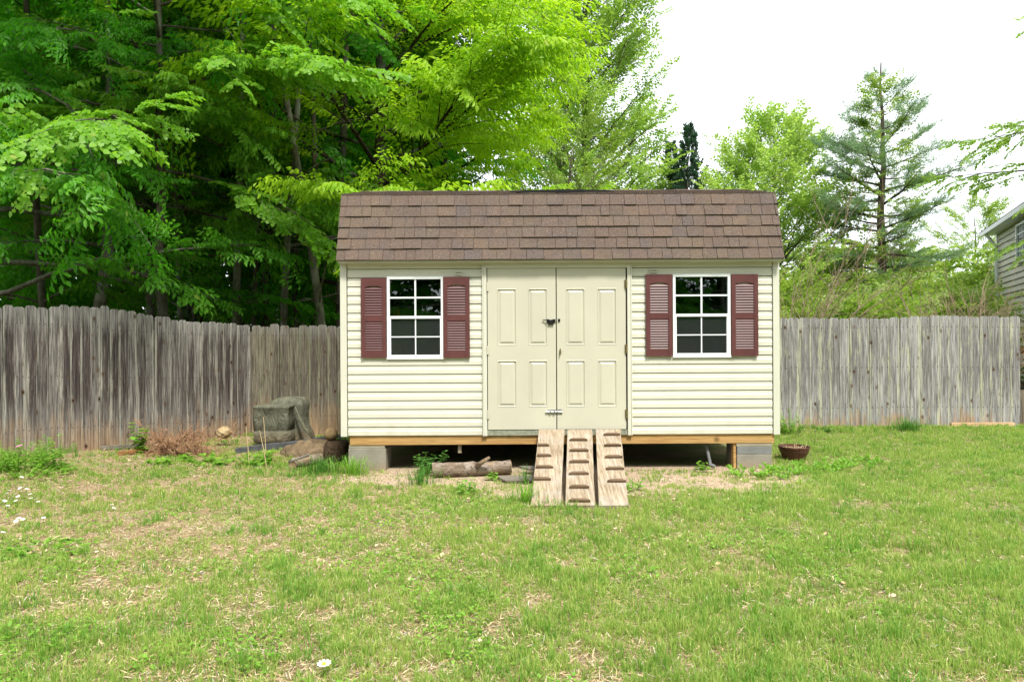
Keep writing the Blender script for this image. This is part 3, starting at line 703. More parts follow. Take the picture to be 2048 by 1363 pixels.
# windows
def window(wn):
    px0, px1, py0, py1, sh = wn; x0, x1 = X_(px0), X_(px1); z1, z0 = Z_(px0, py0), Z_(px0, py1)
    wo_ = empty('window', Vector(((x0 + x1) / 2, YW, z0)) - wl(shed), None, None); wo_.parent = shed
    for k in ('label', 'category'):
        if k in wo_: del wo_[k]
    f = .030; zm = z0 + (z1 - z0) * .508; yo, yi = YW - .030, YW + .03
    m = MB(); m.box(x0, x0 + f, yo, yi, z0, z1); m.box(x1 - f, x1, yo, yi, z0, z1); m.box(x0 + f, x1 - f, yo, yi, z1 - f, z1); m.box(x0 + f, x1 - f, yo, yi, z0, z0 + f + .004)
    m.box(x0 + f, x1 - f, yo + .004, yi - .002, zm - .018, zm + .012); m.box(x0 - .004, x1 + .004, yo - .006, yo - .0003, z0 - .004, z0 + .020)
    lf = .012
    m.box(x0 + f, x0 + f + lf, yo + .006, yi - .004, z0 + f + .004, zm - .018); m.box(x1 - f - lf, x1 - f, yo + .006, yi - .004, z0 + f + .004, zm - .018); m.box(x0 + f + lf, x1 - f - lf, yo + .006, yi - .004, z0 + f + .004, z0 + f + .014)
    m.build('frame', M['white'], wo_, bevel=.002)
    xm = (x0 + x1) / 2; t = .009; m = MB()
    zu0, zu1 = zm + .012, z1 - f; m.box(xm - t, xm + t, yo + .010, yo + .020, zu0, zu1); zz = (zu0 + zu1) / 2
    m.box(x0 + f, xm - t, yo + .010, yo + .020, zz - t, zz + t); m.box(xm + t, x1 - f, yo + .010, yo + .020, zz - t, zz + t)
    m.build('muntin', M['white'], wo_)
    t = .0065; m = MB(); zu0, zu1 = z0 + f + .014, zm - .018; zz = (zu0 + zu1) / 2; m.box(xm - t, xm + t, yo + .016, yo + .024, zu0, zu1)
    m.box(x0 + f + lf, xm - t, yo + .016, yo + .024, zz - t, zz + t); m.box(xm + t, x1 - f - lf, yo + .016, yo + .024, zz - t, zz + t)
    m.build('muntin', M['white'], wo_)
    m = MB(); m.box(x0 + f, x1 - f, yo + .022, yo + .026, zm + .012, z1 - f); m.build('pane', M['glass'], wo_)
    m = MB(); m.box(x0 + f + lf, x1 - f - lf, yo + .026, yo + .030, z0 + f + .014, zm - .018); m.build('pane', M['screen'], wo_)
    for (a, b, c, d) in sh:
        shutter(X_(a), X_(b), Z_(a, d), Z_(a, c))
def shutter(x0, x1, z0, z1):
    m = MB(); yb, yf = YW - .018, YW - .046; st = (x1 - x0) * .155; wi = x1 - x0 - 2 * st; H = z1 - z0
    m.box(x0, x0 + st, yf, yb, z0, z1); m.box(x1 - st, x1, yf, yb, z0, z1)
    a, b = x0 + st, x1 - st; yr = yf + .004
    # top rail with a shallow arch
    zt = z1 - H * .115; n = 12; arch = [(b, zt)] + [(b - wi * (i / n), zt + (.016 * math.sin(math.pi * i / n) if 1 < i < n - 1 else 0)) for i in range(1, n)] + [(a, zt)]
    m.prism([(a, z1), (b, z1)] + arch, lambda p, q, d: (p, d, q), yr, yb)
    m.box(a, b, yr, yb, z0, z0 + H * .085); zmid = z0 + H * .49; m.box(a, b, yr, yb, zmid - H * .035, zmid + H * .035)
    m.box(a, b, yb - .008, yb, z0 + H * .085, zt)
    for (q0, q1, nn) in ((z0 + H * .085, zmid - H * .035, 12), (zmid + H * .035, zt - .002, 11)):
        hh = (q1 - q0) / nn
        for i in range(nn):
            zz = q0 + hh * i
            m.add([(a, yr + .001, zz + hh * .16), (b, yr + .001, zz + hh * .16), (b, yr + .013, zz + hh * .98), (a, yr + .013, zz + hh * .98), (a, yb - .008, zz + hh * .16), (b, yb - .008, zz + hh * .16)],
                  [(0, 1, 2, 3), (4, 5, 1, 0)])
    o = m.build('shutter', M['shutter'], shed, loc=((x0 + x1) / 2, YW, z0))
    for xx in (x0 + st * .5, x1 - st * .5):
        for q in (z1 - .055, zmid, z0 + .055):
            s = MB(); s.tube([(xx, yf - .0025, q), (xx, yf + .002, q)], .0045, 8); s.build('screw_cap', M['shutter'], o)
for wn in WIN: window(wn)
for (px, py) in ((918.5, 546.5), (1307, 542)):
    x, z = X_(px), Z_(px, py); m = MB(); m.box(x - .036, x + .036, YW - .038, YW - .006, z - .020, z - .008); m.box(x - .036, x + .036, YW - .038, YW - .006, z + .010, z + .020)
    m.box(x - .036, x - .030, YW - .038, YW - .006, z - .008, z + .010); m.box(x + .030, x + .036, YW - .038, YW - .006, z - .008, z + .010); m.box(x - .030, x + .030, YW - .020, YW - .006, z - .008, z + .010)
    m.box(x - .030, x + .030, YW - .030, YW - .027, z - .001, z + .002)
    m.build('wall_vent', M['trim'], shed, bevel=.0015)
# floor frame
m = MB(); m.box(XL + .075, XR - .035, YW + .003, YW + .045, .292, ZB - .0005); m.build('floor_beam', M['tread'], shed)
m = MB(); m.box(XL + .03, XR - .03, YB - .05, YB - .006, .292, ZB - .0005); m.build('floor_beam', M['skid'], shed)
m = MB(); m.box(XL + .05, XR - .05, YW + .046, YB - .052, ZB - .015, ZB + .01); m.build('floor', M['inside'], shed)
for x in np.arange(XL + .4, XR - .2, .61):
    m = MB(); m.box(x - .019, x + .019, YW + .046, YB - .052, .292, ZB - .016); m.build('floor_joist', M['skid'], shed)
for y in (8.35, 9.3):  # unseen skids added to block light under the floor
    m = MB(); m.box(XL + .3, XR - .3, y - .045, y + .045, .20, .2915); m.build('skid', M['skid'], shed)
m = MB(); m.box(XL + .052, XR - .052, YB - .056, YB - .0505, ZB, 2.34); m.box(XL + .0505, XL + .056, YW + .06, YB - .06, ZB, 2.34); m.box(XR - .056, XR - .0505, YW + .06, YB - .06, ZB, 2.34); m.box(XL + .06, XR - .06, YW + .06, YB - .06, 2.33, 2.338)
m.build('dark_lining', M['inside'], shed)  # near-black sheets added inside so the windows show dark
# things seen dimly through the left window
def crumple(name, label, cat, c, r, mat, seed, group=None):
    rg = np.random.default_rng(seed); n, k = 20, 12; V = []
    for i in range(k + 1):
        for j in range(n):
            th = math.pi * i / k; ph = 2 * math.pi * j / n; q = 1 + .12 * math.sin(3 * ph + seed) * math.sin(th) + rg.normal(0, .035)
            V.append((c[0] + r[0] * q * math.sin(th) * math.cos(ph), c[1] + r[1] * q * math.sin(th) * math.sin(ph), c[2] + r[2] * (1 + math.cos(th)) * q * .5 * 2 - 0))
    fs = [(i * n + j, i * n + (j + 1) % n, (i + 1) * n + (j + 1) % n, (i + 1) * n + j) for i in range(k) for j in range(n)]
    m = MB(); m.add(V, fs); o = m.build(name, mat, loc=(c[0], c[1], c[2]), smooth=True); return tag(o, label, cat, group)
crumple('storage_bag', 'orange fabric bag seen dimly inside the shed through the left window', 'bag', (X_(790) - .03, YW + .175, ZB + .015), (.15, .11, .70), M['orange'], 4)

# ================================================================== blocks under the shed
def block(x0, x1, y0, y1, z0, z1, mat, label, core=True, name='concrete_block', cat='concrete block', group='concrete piers under the shed'):
    m = MB(); x0 += .001; m.box(x0, x1, y0, y1, z0, z1)
    o = m.build(name, mat, loc=((x0 + x1) / 2, (y0 + y1) / 2, z0), bevel=.006); return tag(o, label, cat, group)
yb0, yb1 = YW + .008, YW + .20
block(X_(695), X_(770), yb0, YW + .40, -.02, .25, M['block'], 'grey tan concrete block under the left front corner of the shed')
block(X_(696), X_(768), yb0 + .003, YW + .40, .2505, .2915, M['slab'], 'thin pale cap slab on the concrete block under the left front corner of the shed', name='cap_slab', cat='cap slab', group=None)
block(X_(1473), X_(1543), yb0, YW + .40, -.02, .165, M['block'], 'tall grey concrete block at the bottom of the right front pier of the shed')
block(X_(1473.5), X_(1543.5), yb0, YW + .40, .1655, .25, M['block2'], 'dark grey half-height concrete block in the middle of the right front pier of the shed')
block(X_(1472), X_(1543), yb0, YW + .40, .2505, .2915, M['slab'], 'thin pale cap slab on top of the right front pier of the shed', name='cap_slab', cat='cap slab', group=None)
m = MB(); m.box(X_(1467), X_(1472), YW + .02, YW + .11, -.02, .291); tag(m.build('support_post', M['tread'], loc=(X_(1470), YW + .06, 0)), 'short yellowish wooden post wedged against the right front pier under the shed', 'post')
for k, x in enumerate((XL + .2, XL + 1.7, XL + 3.2, XR - .25)):
    block(x - .1, x + .1, YB - .45, YB - .055, -.02, .2915 - .0 , M['block'], 'concrete block under the back edge of the shed, %s from the left' % ('first', 'second', 'third', 'fourth')[k])
m = MB(); m.tube([(W(1411, 889, YW + .12).x, YW + .12, .29), (W(1419, 930, YW + .05).x, YW + .02, .06)], .018, 10); m.tube([(W(1419, 930, YW + .05).x - .02, YW + .01, .055), (W(1424, 934, YW).x + .03, YW - .01, .03)], .022, 10)
tag(m.build('metal_strut', m_plain('dull galvanised metal', (.13, .135, .13), .6, .3, .3, 20), loc=(W(1419, 930, YW).x, YW, 0), smooth=False), 'slanting grey metal strut propped under the shed right of the ramp', 'strut')
m = MB(); m.box(X_(914), X_(921), YW + .05, YW + .09, .19, .291); tag(m.build('wood_stub', M['ramp'], loc=(X_(917), YW + .07, .19)), 'short pale wooden stub hanging beneath the shed floor left of the ramp', 'stub')

# ================================================================== ramp boards
YT, ZTOP, YBm = YW - .055, .462, 5.93
def ramp(pt0, pt1, pb0, pb1, cleats, label, zb=.02, ybm=YBm):
    A = Vector(((pt0 - 1024) / F * YT, YT, ZTOP)); B = Vector(((pt1 - 1024) / F * YT, YT, ZTOP)); C = Vector(((pb0 - 1024) / F * ybm, ybm, zb)); D = Vector(((pb1 - 1024) / F * ybm, ybm, zb))
    e = empty('ramp', ((C + D) / 2), label, 'ramp board', 'ramp boards in front of the shed doors')
    n = (D - C).cross(A - C).normalized(); n = n if n.z > 0 else -n; th = .036
    m = MB(); K = 10
    rg = np.random.default_rng(int(pt0)); cup = rg.uniform(-.006, .006, K + 1)
    L = [C + (A - C) * (i / K) + n * cup[i] * .4 for i in range(K + 1)]; Rr = [D + (B - D) * (i / K) + n * cup[i] * .4 for i in range(K + 1)]
    Rr = [r + Vector((rg.normal(0, .0015), 0, 0)) for r in Rr]
    vs = []
    for l, r in zip(L, Rr): vs += [l, r, r - n * th, l - n * th]
    fs = [(0, 1, 2, 3), (K * 4 + 3, K * 4 + 2, K * 4 + 1, K * 4)]
    for i in range(K):
        for j in range(4): fs.append((i * 4 + j, (i + 1) * 4 + j, (i + 1) * 4 + (j + 1) % 4, i * 4 + (j + 1) % 4))
    m.add(vs, fs); m.build('plank', M['ramp'], e, bevel=.003)
    for (px0, px1, py, cutl) in cleats:
        k = (py - 681.5 - (-(((px0 + px1) / 2 - 1024)) * math.sin(ROLL)) * -1) / F
        # solve for t along board: (CH - z)/Y = k
        t = (CH - zb - k * ybm) / ((ZTOP - zb) + k * (YT - ybm)); 
        Y = ybm + (YT - ybm) * t; z = zb + (ZTOP - zb) * t; sx = lambda p: (p - 1024) / F * Y
        up = (A - C).normalized(); u = Vector((1, 0, 0)); hgt = .026; dp = .036; cc = MB()
        P0 = Vector((sx(px0), Y, z)); P1 = Vector((sx(px1), Y, z)); sk = min(.035, (P1.x - P0.x) * .2)
        l = 0 if cutl else sk
        cc.hexa([P0 + n * .0015, P1 + n * .0015, P1 - u * sk + up * dp + n * .0015, P0 + u * l + up * dp + n * .0015, P0 + n * hgt, P1 + n * hgt, P1 - u * sk + up * dp + n * hgt, P0 + u * l + up * dp + n * hgt])
        cc.build('cleat', M['cleat'], e, bevel=.002)
q = lambda x: 1020 + x / 6.815
r_ = lambda y: 840 + y / 6.815
ramp(1077, 1128, 1060, 1120, [(q(372), q(528), r_(365), 1), (q(360), q(555), r_(507), 1), (q(340), q(582), r_(665), 1), (q(315), q(550), r_(828), 1)], 'left ramp board with four dark cleats near its left edge', .02)
ramp(1134, 1183.5, 1129, 1188, [(q(800), q(1050), r_(296), 0), (q(800), q(1065), r_(438), 0), (q(795), q(1072), r_(594), 0), (q(788), q(1065), r_(757), 0), (q(792), q(1070), r_(940), 0), (q(780), q(1085), r_(1130), 0)], 'middle ramp board with six dark cleats down its centre', .022)
ramp(1190.5, 1240, 1196, 1255, [(q(1265), q(1495), r_(226), 0), (q(1270), q(1510), r_(375), 0), (q(1278), q(1526), r_(533), 0), (q(1290), q(1548), r_(694), 0), (q(1312), q(1573), r_(864), 0)], 'right ramp board with five dark cleats near its right edge', .02)

# ================================================================== fences
def fence(name, label, P0, P1, pitch, topfn, mat, seed, rails_back, group='weathered picket fences round the yard', posts=True, tj=.012):
    rg = np.random.default_rng(seed); P0 = Vector((*P0, 0)); P1 = Vector((*P1, 0)); u = (P1 - P0); L = u.length; u.normalize(); nb = Vector((*rails_back, 0)).normalized()
    e = empty(name, (P0.x, P0.y, gzf(P0.x, P0.y)), label, 'fence', group)
    n = max(1, round(L / pitch)); pitch = L / n; npan = max(1, round(L / 2.4)); per = math.ceil(n / npan); k = 0
    for pn in range(npan):
        m = MB()
        for i in range(per):
            if k >= n: break
            c = P0 + u * (pitch * (k + .5)); wd = pitch - rg.uniform(.001, .009); zt = topfn(c) + rg.normal(0, tj); zb = gzf(c.x, c.y) - .04; tl = rg.normal(0, .0025); off = rg.uniform(0, .008); cup = rg.uniform(-.005, .006)
            idn = rg.random(); rr = .028; h = zt - zb; tw = rg.normal(0, .02)
            # cross sections at several heights with 5 points across
            zs = [0, h * .35, h * .7, h - rr, h]; front_, back_ = [], []; at = []
            for zi, zz in enumerate(zs):
                hw = wd / 2 - (rr * .9 if zi == 4 else 0)
                for s in (-1, -.5, 0, .5, 1):
                    p = c + u * (s * hw + tl * zz) - nb * (off + cup * (1 - s * s) + tw * s * wd * .5 * (zz / h)) + Vector((0, 0, zb + zz)); front_.append(p); back_.append(p + nb * .017)
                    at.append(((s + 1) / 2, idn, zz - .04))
            b = len(front_); fs = []
            for zi in range(4):
                for si in range(4): a = zi * 5 + si; fs.append((a, a + 1, a + 6, a + 5)); fs.append((b + a + 5, b + a + 6, b + a + 1, b + a))
                fs.append((zi * 5, zi * 5 + 5, b + zi * 5 + 5, b + zi * 5)); fs.append((zi * 5 + 4, b + zi * 5 + 4, b + zi * 5 + 9, zi * 5 + 9))
            for si in range(4): a = 20 + si; fs.append((a, a + 1, b + a + 1, b + a))
            m.add(front_ + back_, fs, at + at); k += 1
        if m.v: m.build('picket_panel', mat, e, attr=True)
    ang = math.atan2(u.y, u.x)
    for frac in (.16, .52, .88):
        m = MB(); a, b = P0 + nb * .02, P1 + nb * .02; za, zb_ = gzf(P0.x, P0.y) + frac * 1.7, gzf(P1.x, P1.y) + frac * 1.7
        m.hexa([(a.x, a.y, za), (b.x, b.y, zb_), tuple(b + nb * .038 + Vector((0, 0, zb_))), tuple(a + nb * .038 + Vector((0, 0, za))), (a.x, a.y, za + .085), (b.x, b.y, zb_ + .085), tuple(b + nb * .038 + Vector((0, 0, zb_ + .085))), tuple(a + nb * .038 + Vector((0, 0, za + .085)))])
        m.build('rail', M['rail'], e)
    if posts:
        for i in range(npan + 1):
            c = P0 + u * (L * i / npan) + nb * .105; g = gzf(c.x, c.y); m = MB(); m.box(c.x - .045, c.x + .045, c.y - .045, c.y + .045, g - .1, g + 1.6); m.build('post', M['post'], e)
    return e
CX, CY = W(500, 700, 10.6).x, 10.6
LX, LY = -5.775, 7.70
dL = Vector((CX - LX, CY - LY)).normalized()
lpx = [-400, 0, 130, 218, 281, 356, 412, 500]; lpy = [607, 612, 613, 614.5, 626, 639, 645, 650]
def top_left(c):
    px = 1024 + c.x / c.y * F; return W(px, float(np.interp(px, lpx, lpy)), c.y).z if c.y > 7.3 else W(-60, 612, 7.4).z
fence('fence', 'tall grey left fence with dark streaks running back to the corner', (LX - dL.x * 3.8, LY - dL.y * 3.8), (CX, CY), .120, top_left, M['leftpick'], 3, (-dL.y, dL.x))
def top_back(c):
    px = 1024 + c.x / c.y * F; return W(px, float(np.interp(px, [500, 690, 1560], [650, 653, 634])), c.y).z
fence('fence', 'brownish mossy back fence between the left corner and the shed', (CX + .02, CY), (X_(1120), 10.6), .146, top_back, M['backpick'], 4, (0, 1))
def top_right(c):
    px = 1024 + c.x / c.y * F; return W(px, float(np.interp(px, [1000, 1558, 1760, 1870, 1990, 2040], [640, 635, 636, 631, 633, 634])), c.y).z
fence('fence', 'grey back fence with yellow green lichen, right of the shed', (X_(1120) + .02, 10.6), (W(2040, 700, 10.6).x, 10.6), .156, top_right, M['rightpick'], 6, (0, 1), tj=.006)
# gate-like continuation at the frame's right edge
m = MB(); xg = W(2044, 700, 10.7).x
ge = empty('fence', (xg + .15, 10.75, gzf(xg, 10.7)), 'short dark fence return at the far right edge behind the end of the grey fence', 'fence')
m = MB()
for i in range(6):
    m.box(xg + .12 + i * .15, xg + .26 + i * .15, 11.0, 11.018, 0.02, .62, (.5, rs.random(), .5))
m.build('picket_panel', M['backpick'], ge, attr=True)
m = MB(); m.box(xg + .10, xg + 1.0, 11.02, 11.06, .3, .38); m.build('rail', M['rail'], ge)
m = MB(); a = W(1905, 846, 10.5); b = W(2032, 848, 10.5); m.box(a.x, b.x, 10.52, 10.56, .03, .155)
tag(m.build('kick_board', m_wood('new orange board', (.42, .26, .14), (.60, .42, .26), 'X', .8), loc=(a.x, 10.54, .03), bevel=.003), 'orange tan board laid along the bottom of the right fence', 'board')

# ================================================================== garden things by the fences
def lump(mb, c, r, seed, amp=.12, n=28, k=16, flat=0.0, f=2.2):
    rg = np.random.default_rng(seed); ph = rg.uniform(0, 6.28, 12); V = []
    for i in range(k + 1):
        for j in range(n):
            th = math.pi * i / k; a = 2 * math.pi * j / n; d = Vector((math.sin(th) * math.cos(a), math.sin(th) * math.sin(a), math.cos(th)))
            q = 1 + amp * (math.sin(f * 2 * d.x + ph[0]) * math.sin(f * 1.7 * d.y + ph[1]) + .6 * math.sin(f * 4 * d.z + ph[2]) * math.sin(f * 3.5 * d.x + ph[3]) + .3 * math.sin(f * 8 * d.y + ph[4]) * math.sin(f * 7 * d.z + ph[5]))
            V.append((c[0] + r[0] * d.x * q, c[1] + r[1] * d.y * q, max(c[2] + r[2] * d.z * q, c[2] - r[2] * (1 - flat))))
    mb.add(V, [(i * n + j, (i + 1) * n + j, (i + 1) * n + (j + 1) % n, i * n + (j + 1) % n) for i in range(k) for j in range(n)])
def rock_mat(name, a, b, sc=8):
    t = NT(name); P = t.pos(); n = t.noise(P, sc, 6, .65); v = t.vor(P, sc * 1.2, 'DISTANCE_TO_EDGE'); f = t.noise(P, sc * 9, 4)
    c = t.mix(t.mr(n, .35, .65), a, b); c = t.mix(t.mr(f, .4, .7, 0, .4), c, tuple(x * .5 for x in a)); c = t.mix(t.mr(v, .03, .0, 0, .4), c, tuple(x * .4 for x in a))
    t.bump(t.math('ADD', n, f), .6, .012); return t.fin(c, .9, .15)
# covered grill: a slumped canvas cover over a kettle and side shelf
def cover_mat():
    t = NT('grey green canvas'); P = t.pos(); n = t.noise(P, 7, 5, .6, .5); f = t.noise(P, 180, 3)
    z = t.sep(P)[2]
    c = t.mix(t.mr(n, .35, .7), (.115, .112, .085), (.235, .228, .175)); c = t.mix(t.mr(f, .3, .7, 0, .4), c, (.09, .10, .07))
    c = t.mix(t.mr(t.noise(P, 3.1, 4), .5, .68, 0, .5), c, (.17, .19, .10))
    c = t.mix(t.mr(t.math('ADD', z, t.math('MULTIPLY', n, .15)), .34, .2, 0, .6), c, (.18, .13, .08))
    w2 = t.noise(t.mapv(P, (1, 1, .45)), 9, 4, .6, 2.0)
    c = t.mix(t.mr(w2, .42, .36, 0, .4), c, (.07, .07, .05))
    t.bump(t.math('ADD', w2, t.math('MULTIPLY', f, .15)), 1.0, .05); return t.fin(c, .9, .1)
M['cover'] = cover_mat()
GY = 9.6; gy0 = 9.45
def lofted(mb, secs):
    """secs: list of (z, cx, cy, hx, hy, power) superellipse rings"""
    n = 36; V = []
    rg = np.random.default_rng(8)
    for si, (z, cx, cy, hx, hy, pw) in enumerate(secs):
        for j in range(n):
            a = 2 * math.pi * j / n; c, s = math.cos(a), math.sin(a)
            fold = 1 + .02 * math.sin(7 * a + z * 9) * (1 if si > 0 else .5) + rg.normal(0, .006)
            V.append((cx + hx * math.copysign(abs(c) ** (2 / pw), c) * fold, cy + hy * math.copysign(abs(s) ** (2 / pw), s) * fold, z))
    k = len(secs); fs = [(i * n + j, i * n + (j + 1) % n, (i + 1) * n + (j + 1) % n, (i + 1) * n + j) for i in range(k - 1) for j in range(n)]
    fs += [tuple(range((k - 1) * n, k * n))]; mb.add(V, fs)
def Wg(px, py, Y): v = W(px, py, Y); return v.x, v.z
gx0 = W(513, 800, gy0).x; gx1 = W(585, 800, gy0).x; gcx = (gx0 + gx1) / 2; hx = (gx1 - gx0) / 2; zt = W(540, 809, gy0).z
grill = empty('covered_grill', (gcx + .08, GY, .04), 'slumped grey green canvas covered grill standing by the back fence left of the shed', 'covered grill')
m = MB(); zz0 = .08
FY = GY - .13
lofted(m, [(zz0, gcx, FY, hx * .97, .17, 6), (zz0 + .02, gcx, FY, hx * .99, .18, 7), (.235, gcx, FY, hx * 1.0, .18, 9), (.243, gcx, FY, hx * .95, .165, 9), (.255, gcx, FY, hx * .99, .175, 9), (.40, gcx - .004, FY, hx * 1.01, .175, 9), (zt - .045, gcx - .008, FY, hx * .99, .17, 9), (zt - .030, gcx - .008, FY, hx * 1.02, .18, 9), (zt - .006, gcx - .006, FY, hx * 1.0, .175, 8), (zt, gcx - .004, FY, hx * .93, .15, 6)])
o = m.build('cover_front', M['cover'], grill, smooth=True)
m = MB(); hx0 = W(540, 800, GY + .1).x; zt2 = W(590, 794, GY + .1).z; ex = lambda p: W(p, 800, GY + .1).x
secs = []
for (z, r1, pw, yy, l0) in ((.06, 626, 4, .20, 545), (.16, 621, 4, .21, 545), (.27, 612, 5, .20, 545), (.40, 609, 6, .19, 542), (zt2 - .12, 612, 6, .20, 541), (zt2 - .045, 610, 5, .195, 545), (zt2 - .008, 600, 4, .16, 556), (zt2, 592, 3, .12, 565)):
    a_, b_ = ex(l0), ex(r1); secs.append((z, (a_ + b_) / 2, GY + .16, (b_ - a_) / 2, yy, pw))
lofted(m, secs); m.build('cover_hood', M['cover'], grill, smooth=True)
m = MB(); P4 = [W(590, 812, GY - .10), W(596, 828, GY - .14), W(606, 848, GY - .17), W(624, 868, GY - .17)]
for k_ in range(3):
    m.tube([p + Vector((.012 * k_, -.008 * k_, -.03 * k_)) for p in P4], [.006, .014, .016, .008], 8)
m.build('cover_fold', M['cover'], grill, smooth=True)
m = MB(); a = W(520, 876, GY - .1); m.box(gx0 + .03, gx1 - .03, GY - .15, GY + .3, .0, .082); m.build('base', M['black'], grill)
# low dark edging band, mound, stump, ball
M['edge'] = m_plain('weathered rubber edging', (.075, .08, .085), .8, .2, .35, 12, 0, .5, 60)
m = MB(); pts = [W(470, 905, 8.9), W(500, 888, 9.0), W(520, 884, 9.1), W(560, 884, 9.15), (W(600, 880, 9.3)), W(640, 874, 9.55), W(690, 871, 9.8)]
pts = [(p[0], p[1], .07 + .01 * i) for i, p in enumerate(pts)]; 
for (a, b) in zip(pts[:-1], pts[1:]):
    m.hexa([(a[0], a[1], -.05), (b[0], b[1], -.05), (b[0], b[1] + .07, -.05), (a[0], a[1] + .07, -.05), (a[0], a[1], a[2]), (b[0], b[1], b[2]), (b[0], b[1] + .07, b[2]), (a[0], a[1] + .07, a[2])])
tag(m.build('garden_edging', M['edge'], loc=(pts[2][0], pts[2][1], 0), bevel=.008), 'dark grey curved garden edging in front of the covered grill', 'edging')
M['rock'] = rock_mat('tan rock', (.26, .185, .10), (.50, .38, .22)); M['ball'] = rock_mat('brown gourd skin', (.15, .10, .05), (.30, .21, .11), 14)
m = MB(); c = W(449, 864, 9.5); lump(m, (c.x, c.y, c.z), (.105, .09, .085), 3, .14, 16, 10); tag(m.build('rock', M['rock'], loc=tuple(c)), 'angular tan stone beside the dead bush at the foot of the left fence', 'stone')
M['mound'] = rock_mat('mound of soil and litter', (.10, .07, .042), (.25, .18, .11), 11)
m = MB(); c = W(630, 890, 8.85); lump(m, (c.x, c.y, -.02), (.42, .35, .20), 5, .12, 40, 20, .6, 3.4)
tag(m.build('soil_mound', M['mound'], loc=(c.x, c.y, 0), smooth=True), 'low brown mound of soil and litter left of the shed front corner', 'mound')
# old root-ball / basket dark block next to the shed corner
m = MB(); c = W(674, 905, 8.25); c.z = 0
lofted(m, [(-.02, c.x, c.y, .13, .14, 4), (.06, c.x, c.y, .145, .15, 4), (.2, c.x, c.y, .14, .14, 4), (.255, c.x, c.y, .12, .12, 3)])
tag(m.build('tree_stump', rock_mat('dark rotten wood', (.028, .018, .010), (.10, .065, .04), 30), loc=tuple(c), smooth=True), 'dark rotten stump right beside the left front corner of the shed', 'stump')
bz = .255; m = MB(); c = W(662, 868, 8.3); m2 = c
lump(m, (c.x, c.y, c.z), (.083, .083, .083), 9, .02, 28, 18); tag(m.build('round_stone', M['ball'], loc=tuple(c), smooth=True), 'brown round ball-like stone resting on the mound by the shed corner', 'stone')
# logs
def logmat(name, a, b):
    t = NT(name); P = t.n('ShaderNodeTexCoord').outputs['Object']; n = t.noise(t.mapv(P, (3, 16, 16)), 3, 6, .7, .6); q = t.noise(t.pos(), 7, 5, .6)
    c = t.mix(t.mr(n, .35, .65), a, b); c = t.mix(t.mr(q, .48, .6), c, (.30, .25, .21)); c = t.mix(t.mr(t.noise(t.pos(), 4, 5), .55, .66, 0, .7), c, (.36, .26, .15)); c = t.mix(t.mr(t.noise(t.pos(), 26, 4), .55, .7, 0, .8), c, (.05, .03, .02))
    t.bump(t.math('ADD', n, q), .9, .02); return t.fin(c, .95, .1)
M['log'] = logmat('peeling log bark', (.11, .08, .055), (.27, .21, .16)); M['logend'] = m_wood('cut log end', (.25, .16, .09), (.42, .30, .19), 'Z', 1, .85, False)
def log(p, q, r0, r1, label, stub=None, seed=1):
    e = empty('log', tuple((Vector(p) + Vector(q)) / 2), label, 'log')
    rg = np.random.default_rng(seed); P = Vector(p); Q = Vector(q); n = 16; pts = []; rad = []
    for i in range(n + 1):
        t = i / n; pts.append(P.lerp(Q, t) + Vector((0, rg.normal(0, .002), rg.normal(0, .0025)))); rad.append((r0 + (r1 - r0) * t) * (1 + rg.normal(0, .018)))
    m = MB(); m.tube(pts, rad, 18, False)
    for i, v in enumerate(m.v):
        m.v[i] = (v[0], v[1] + rg.normal(0, .0035), v[2] + rg.normal(0, .0035))
    m.build('bark', M['log'], e, loc=tuple(P), smooth=True)
    m = MB(); d = (Q - P).normalized()
    m.tube([P + d * .003, P + d * .01], r0 * .97, 18); m.build('cut_end', M['logend'], e); m = MB(); m.tube([Q - d * .01, Q - d * .003], r1 * .97, 18); m.build('cut_end', M['logend'], e)
    if stub:
        m = MB(); m.tube(stub, [.026, .022, .014], 8); m.build('branch_stub', M['log'], e, smooth=True)
    return e
def gp(px, py, Y): v = W(px, py, Y); return v
a, b = gp(866, 931, 7.28), gp(1022, 925, 7.42); 
log((a.x, a.y, .075), (b.x, b.y, .085), .078, .068, 'long peeling log lying on the gravel beneath the shed front left of the ramp', [gp(955, 930, 7.28), gp(967, 922, 7.24), gp(979, 914, 7.22)], 2)
a, b = gp(585, 925, 7.75), gp(640, 905, 8.1)
log((a.x, a.y, .07), (b.x, b.y, .07), .062, .06, 'short brown cut log in the weeds left of the shed', None, 5)
m = MB(); a, b = gp(579, 926, 7.55), gp(617, 900, 7.75); m.tube([(a.x, a.y, .13), (b.x, b.y, .17)], [.012, .018], 8); tag(m.build('stick', M['barkpale'], loc=(a.x, a.y, .1), smooth=True), 'pale grey stick leaning on the short log left of the shed', 'stick')
# planks by left fence
M['rot'] = m_wood('rotting orange wood', (.16, .075, .03), (.36, .18, .07), 'X', 1, .9, True)
for (pa, pb, Y, z, mt, lb) in (((200, 897), (285, 893), 8.6, .17, 'rail', 'grey board lying on edge against the foot of the left fence'), ((233, 911), (285, 903), 8.3, .12, 'rot', 'rotting orange brown board lying in front of the grey one at the left fence')):
    a = W(*pa, Y); b = W(*pb, Y + .25); m = MB(); z0 = max(gzf(a.x, a.y), .0)
    m.hexa([(a.x, a.y, z0), (b.x, b.y, z0), (b.x, b.y + .05, z0), (a.x, a.y + .05, z0), (a.x, a.y, z0 + .05), (b.x, b.y, z0 + .05), (b.x, b.y + .05, z0 + .05), (a.x, a.y + .05, z0 + .05)])
    tag(m.build('old_board', M[mt], loc=(a.x, a.y, z0), bevel=.006), lb, 'board')
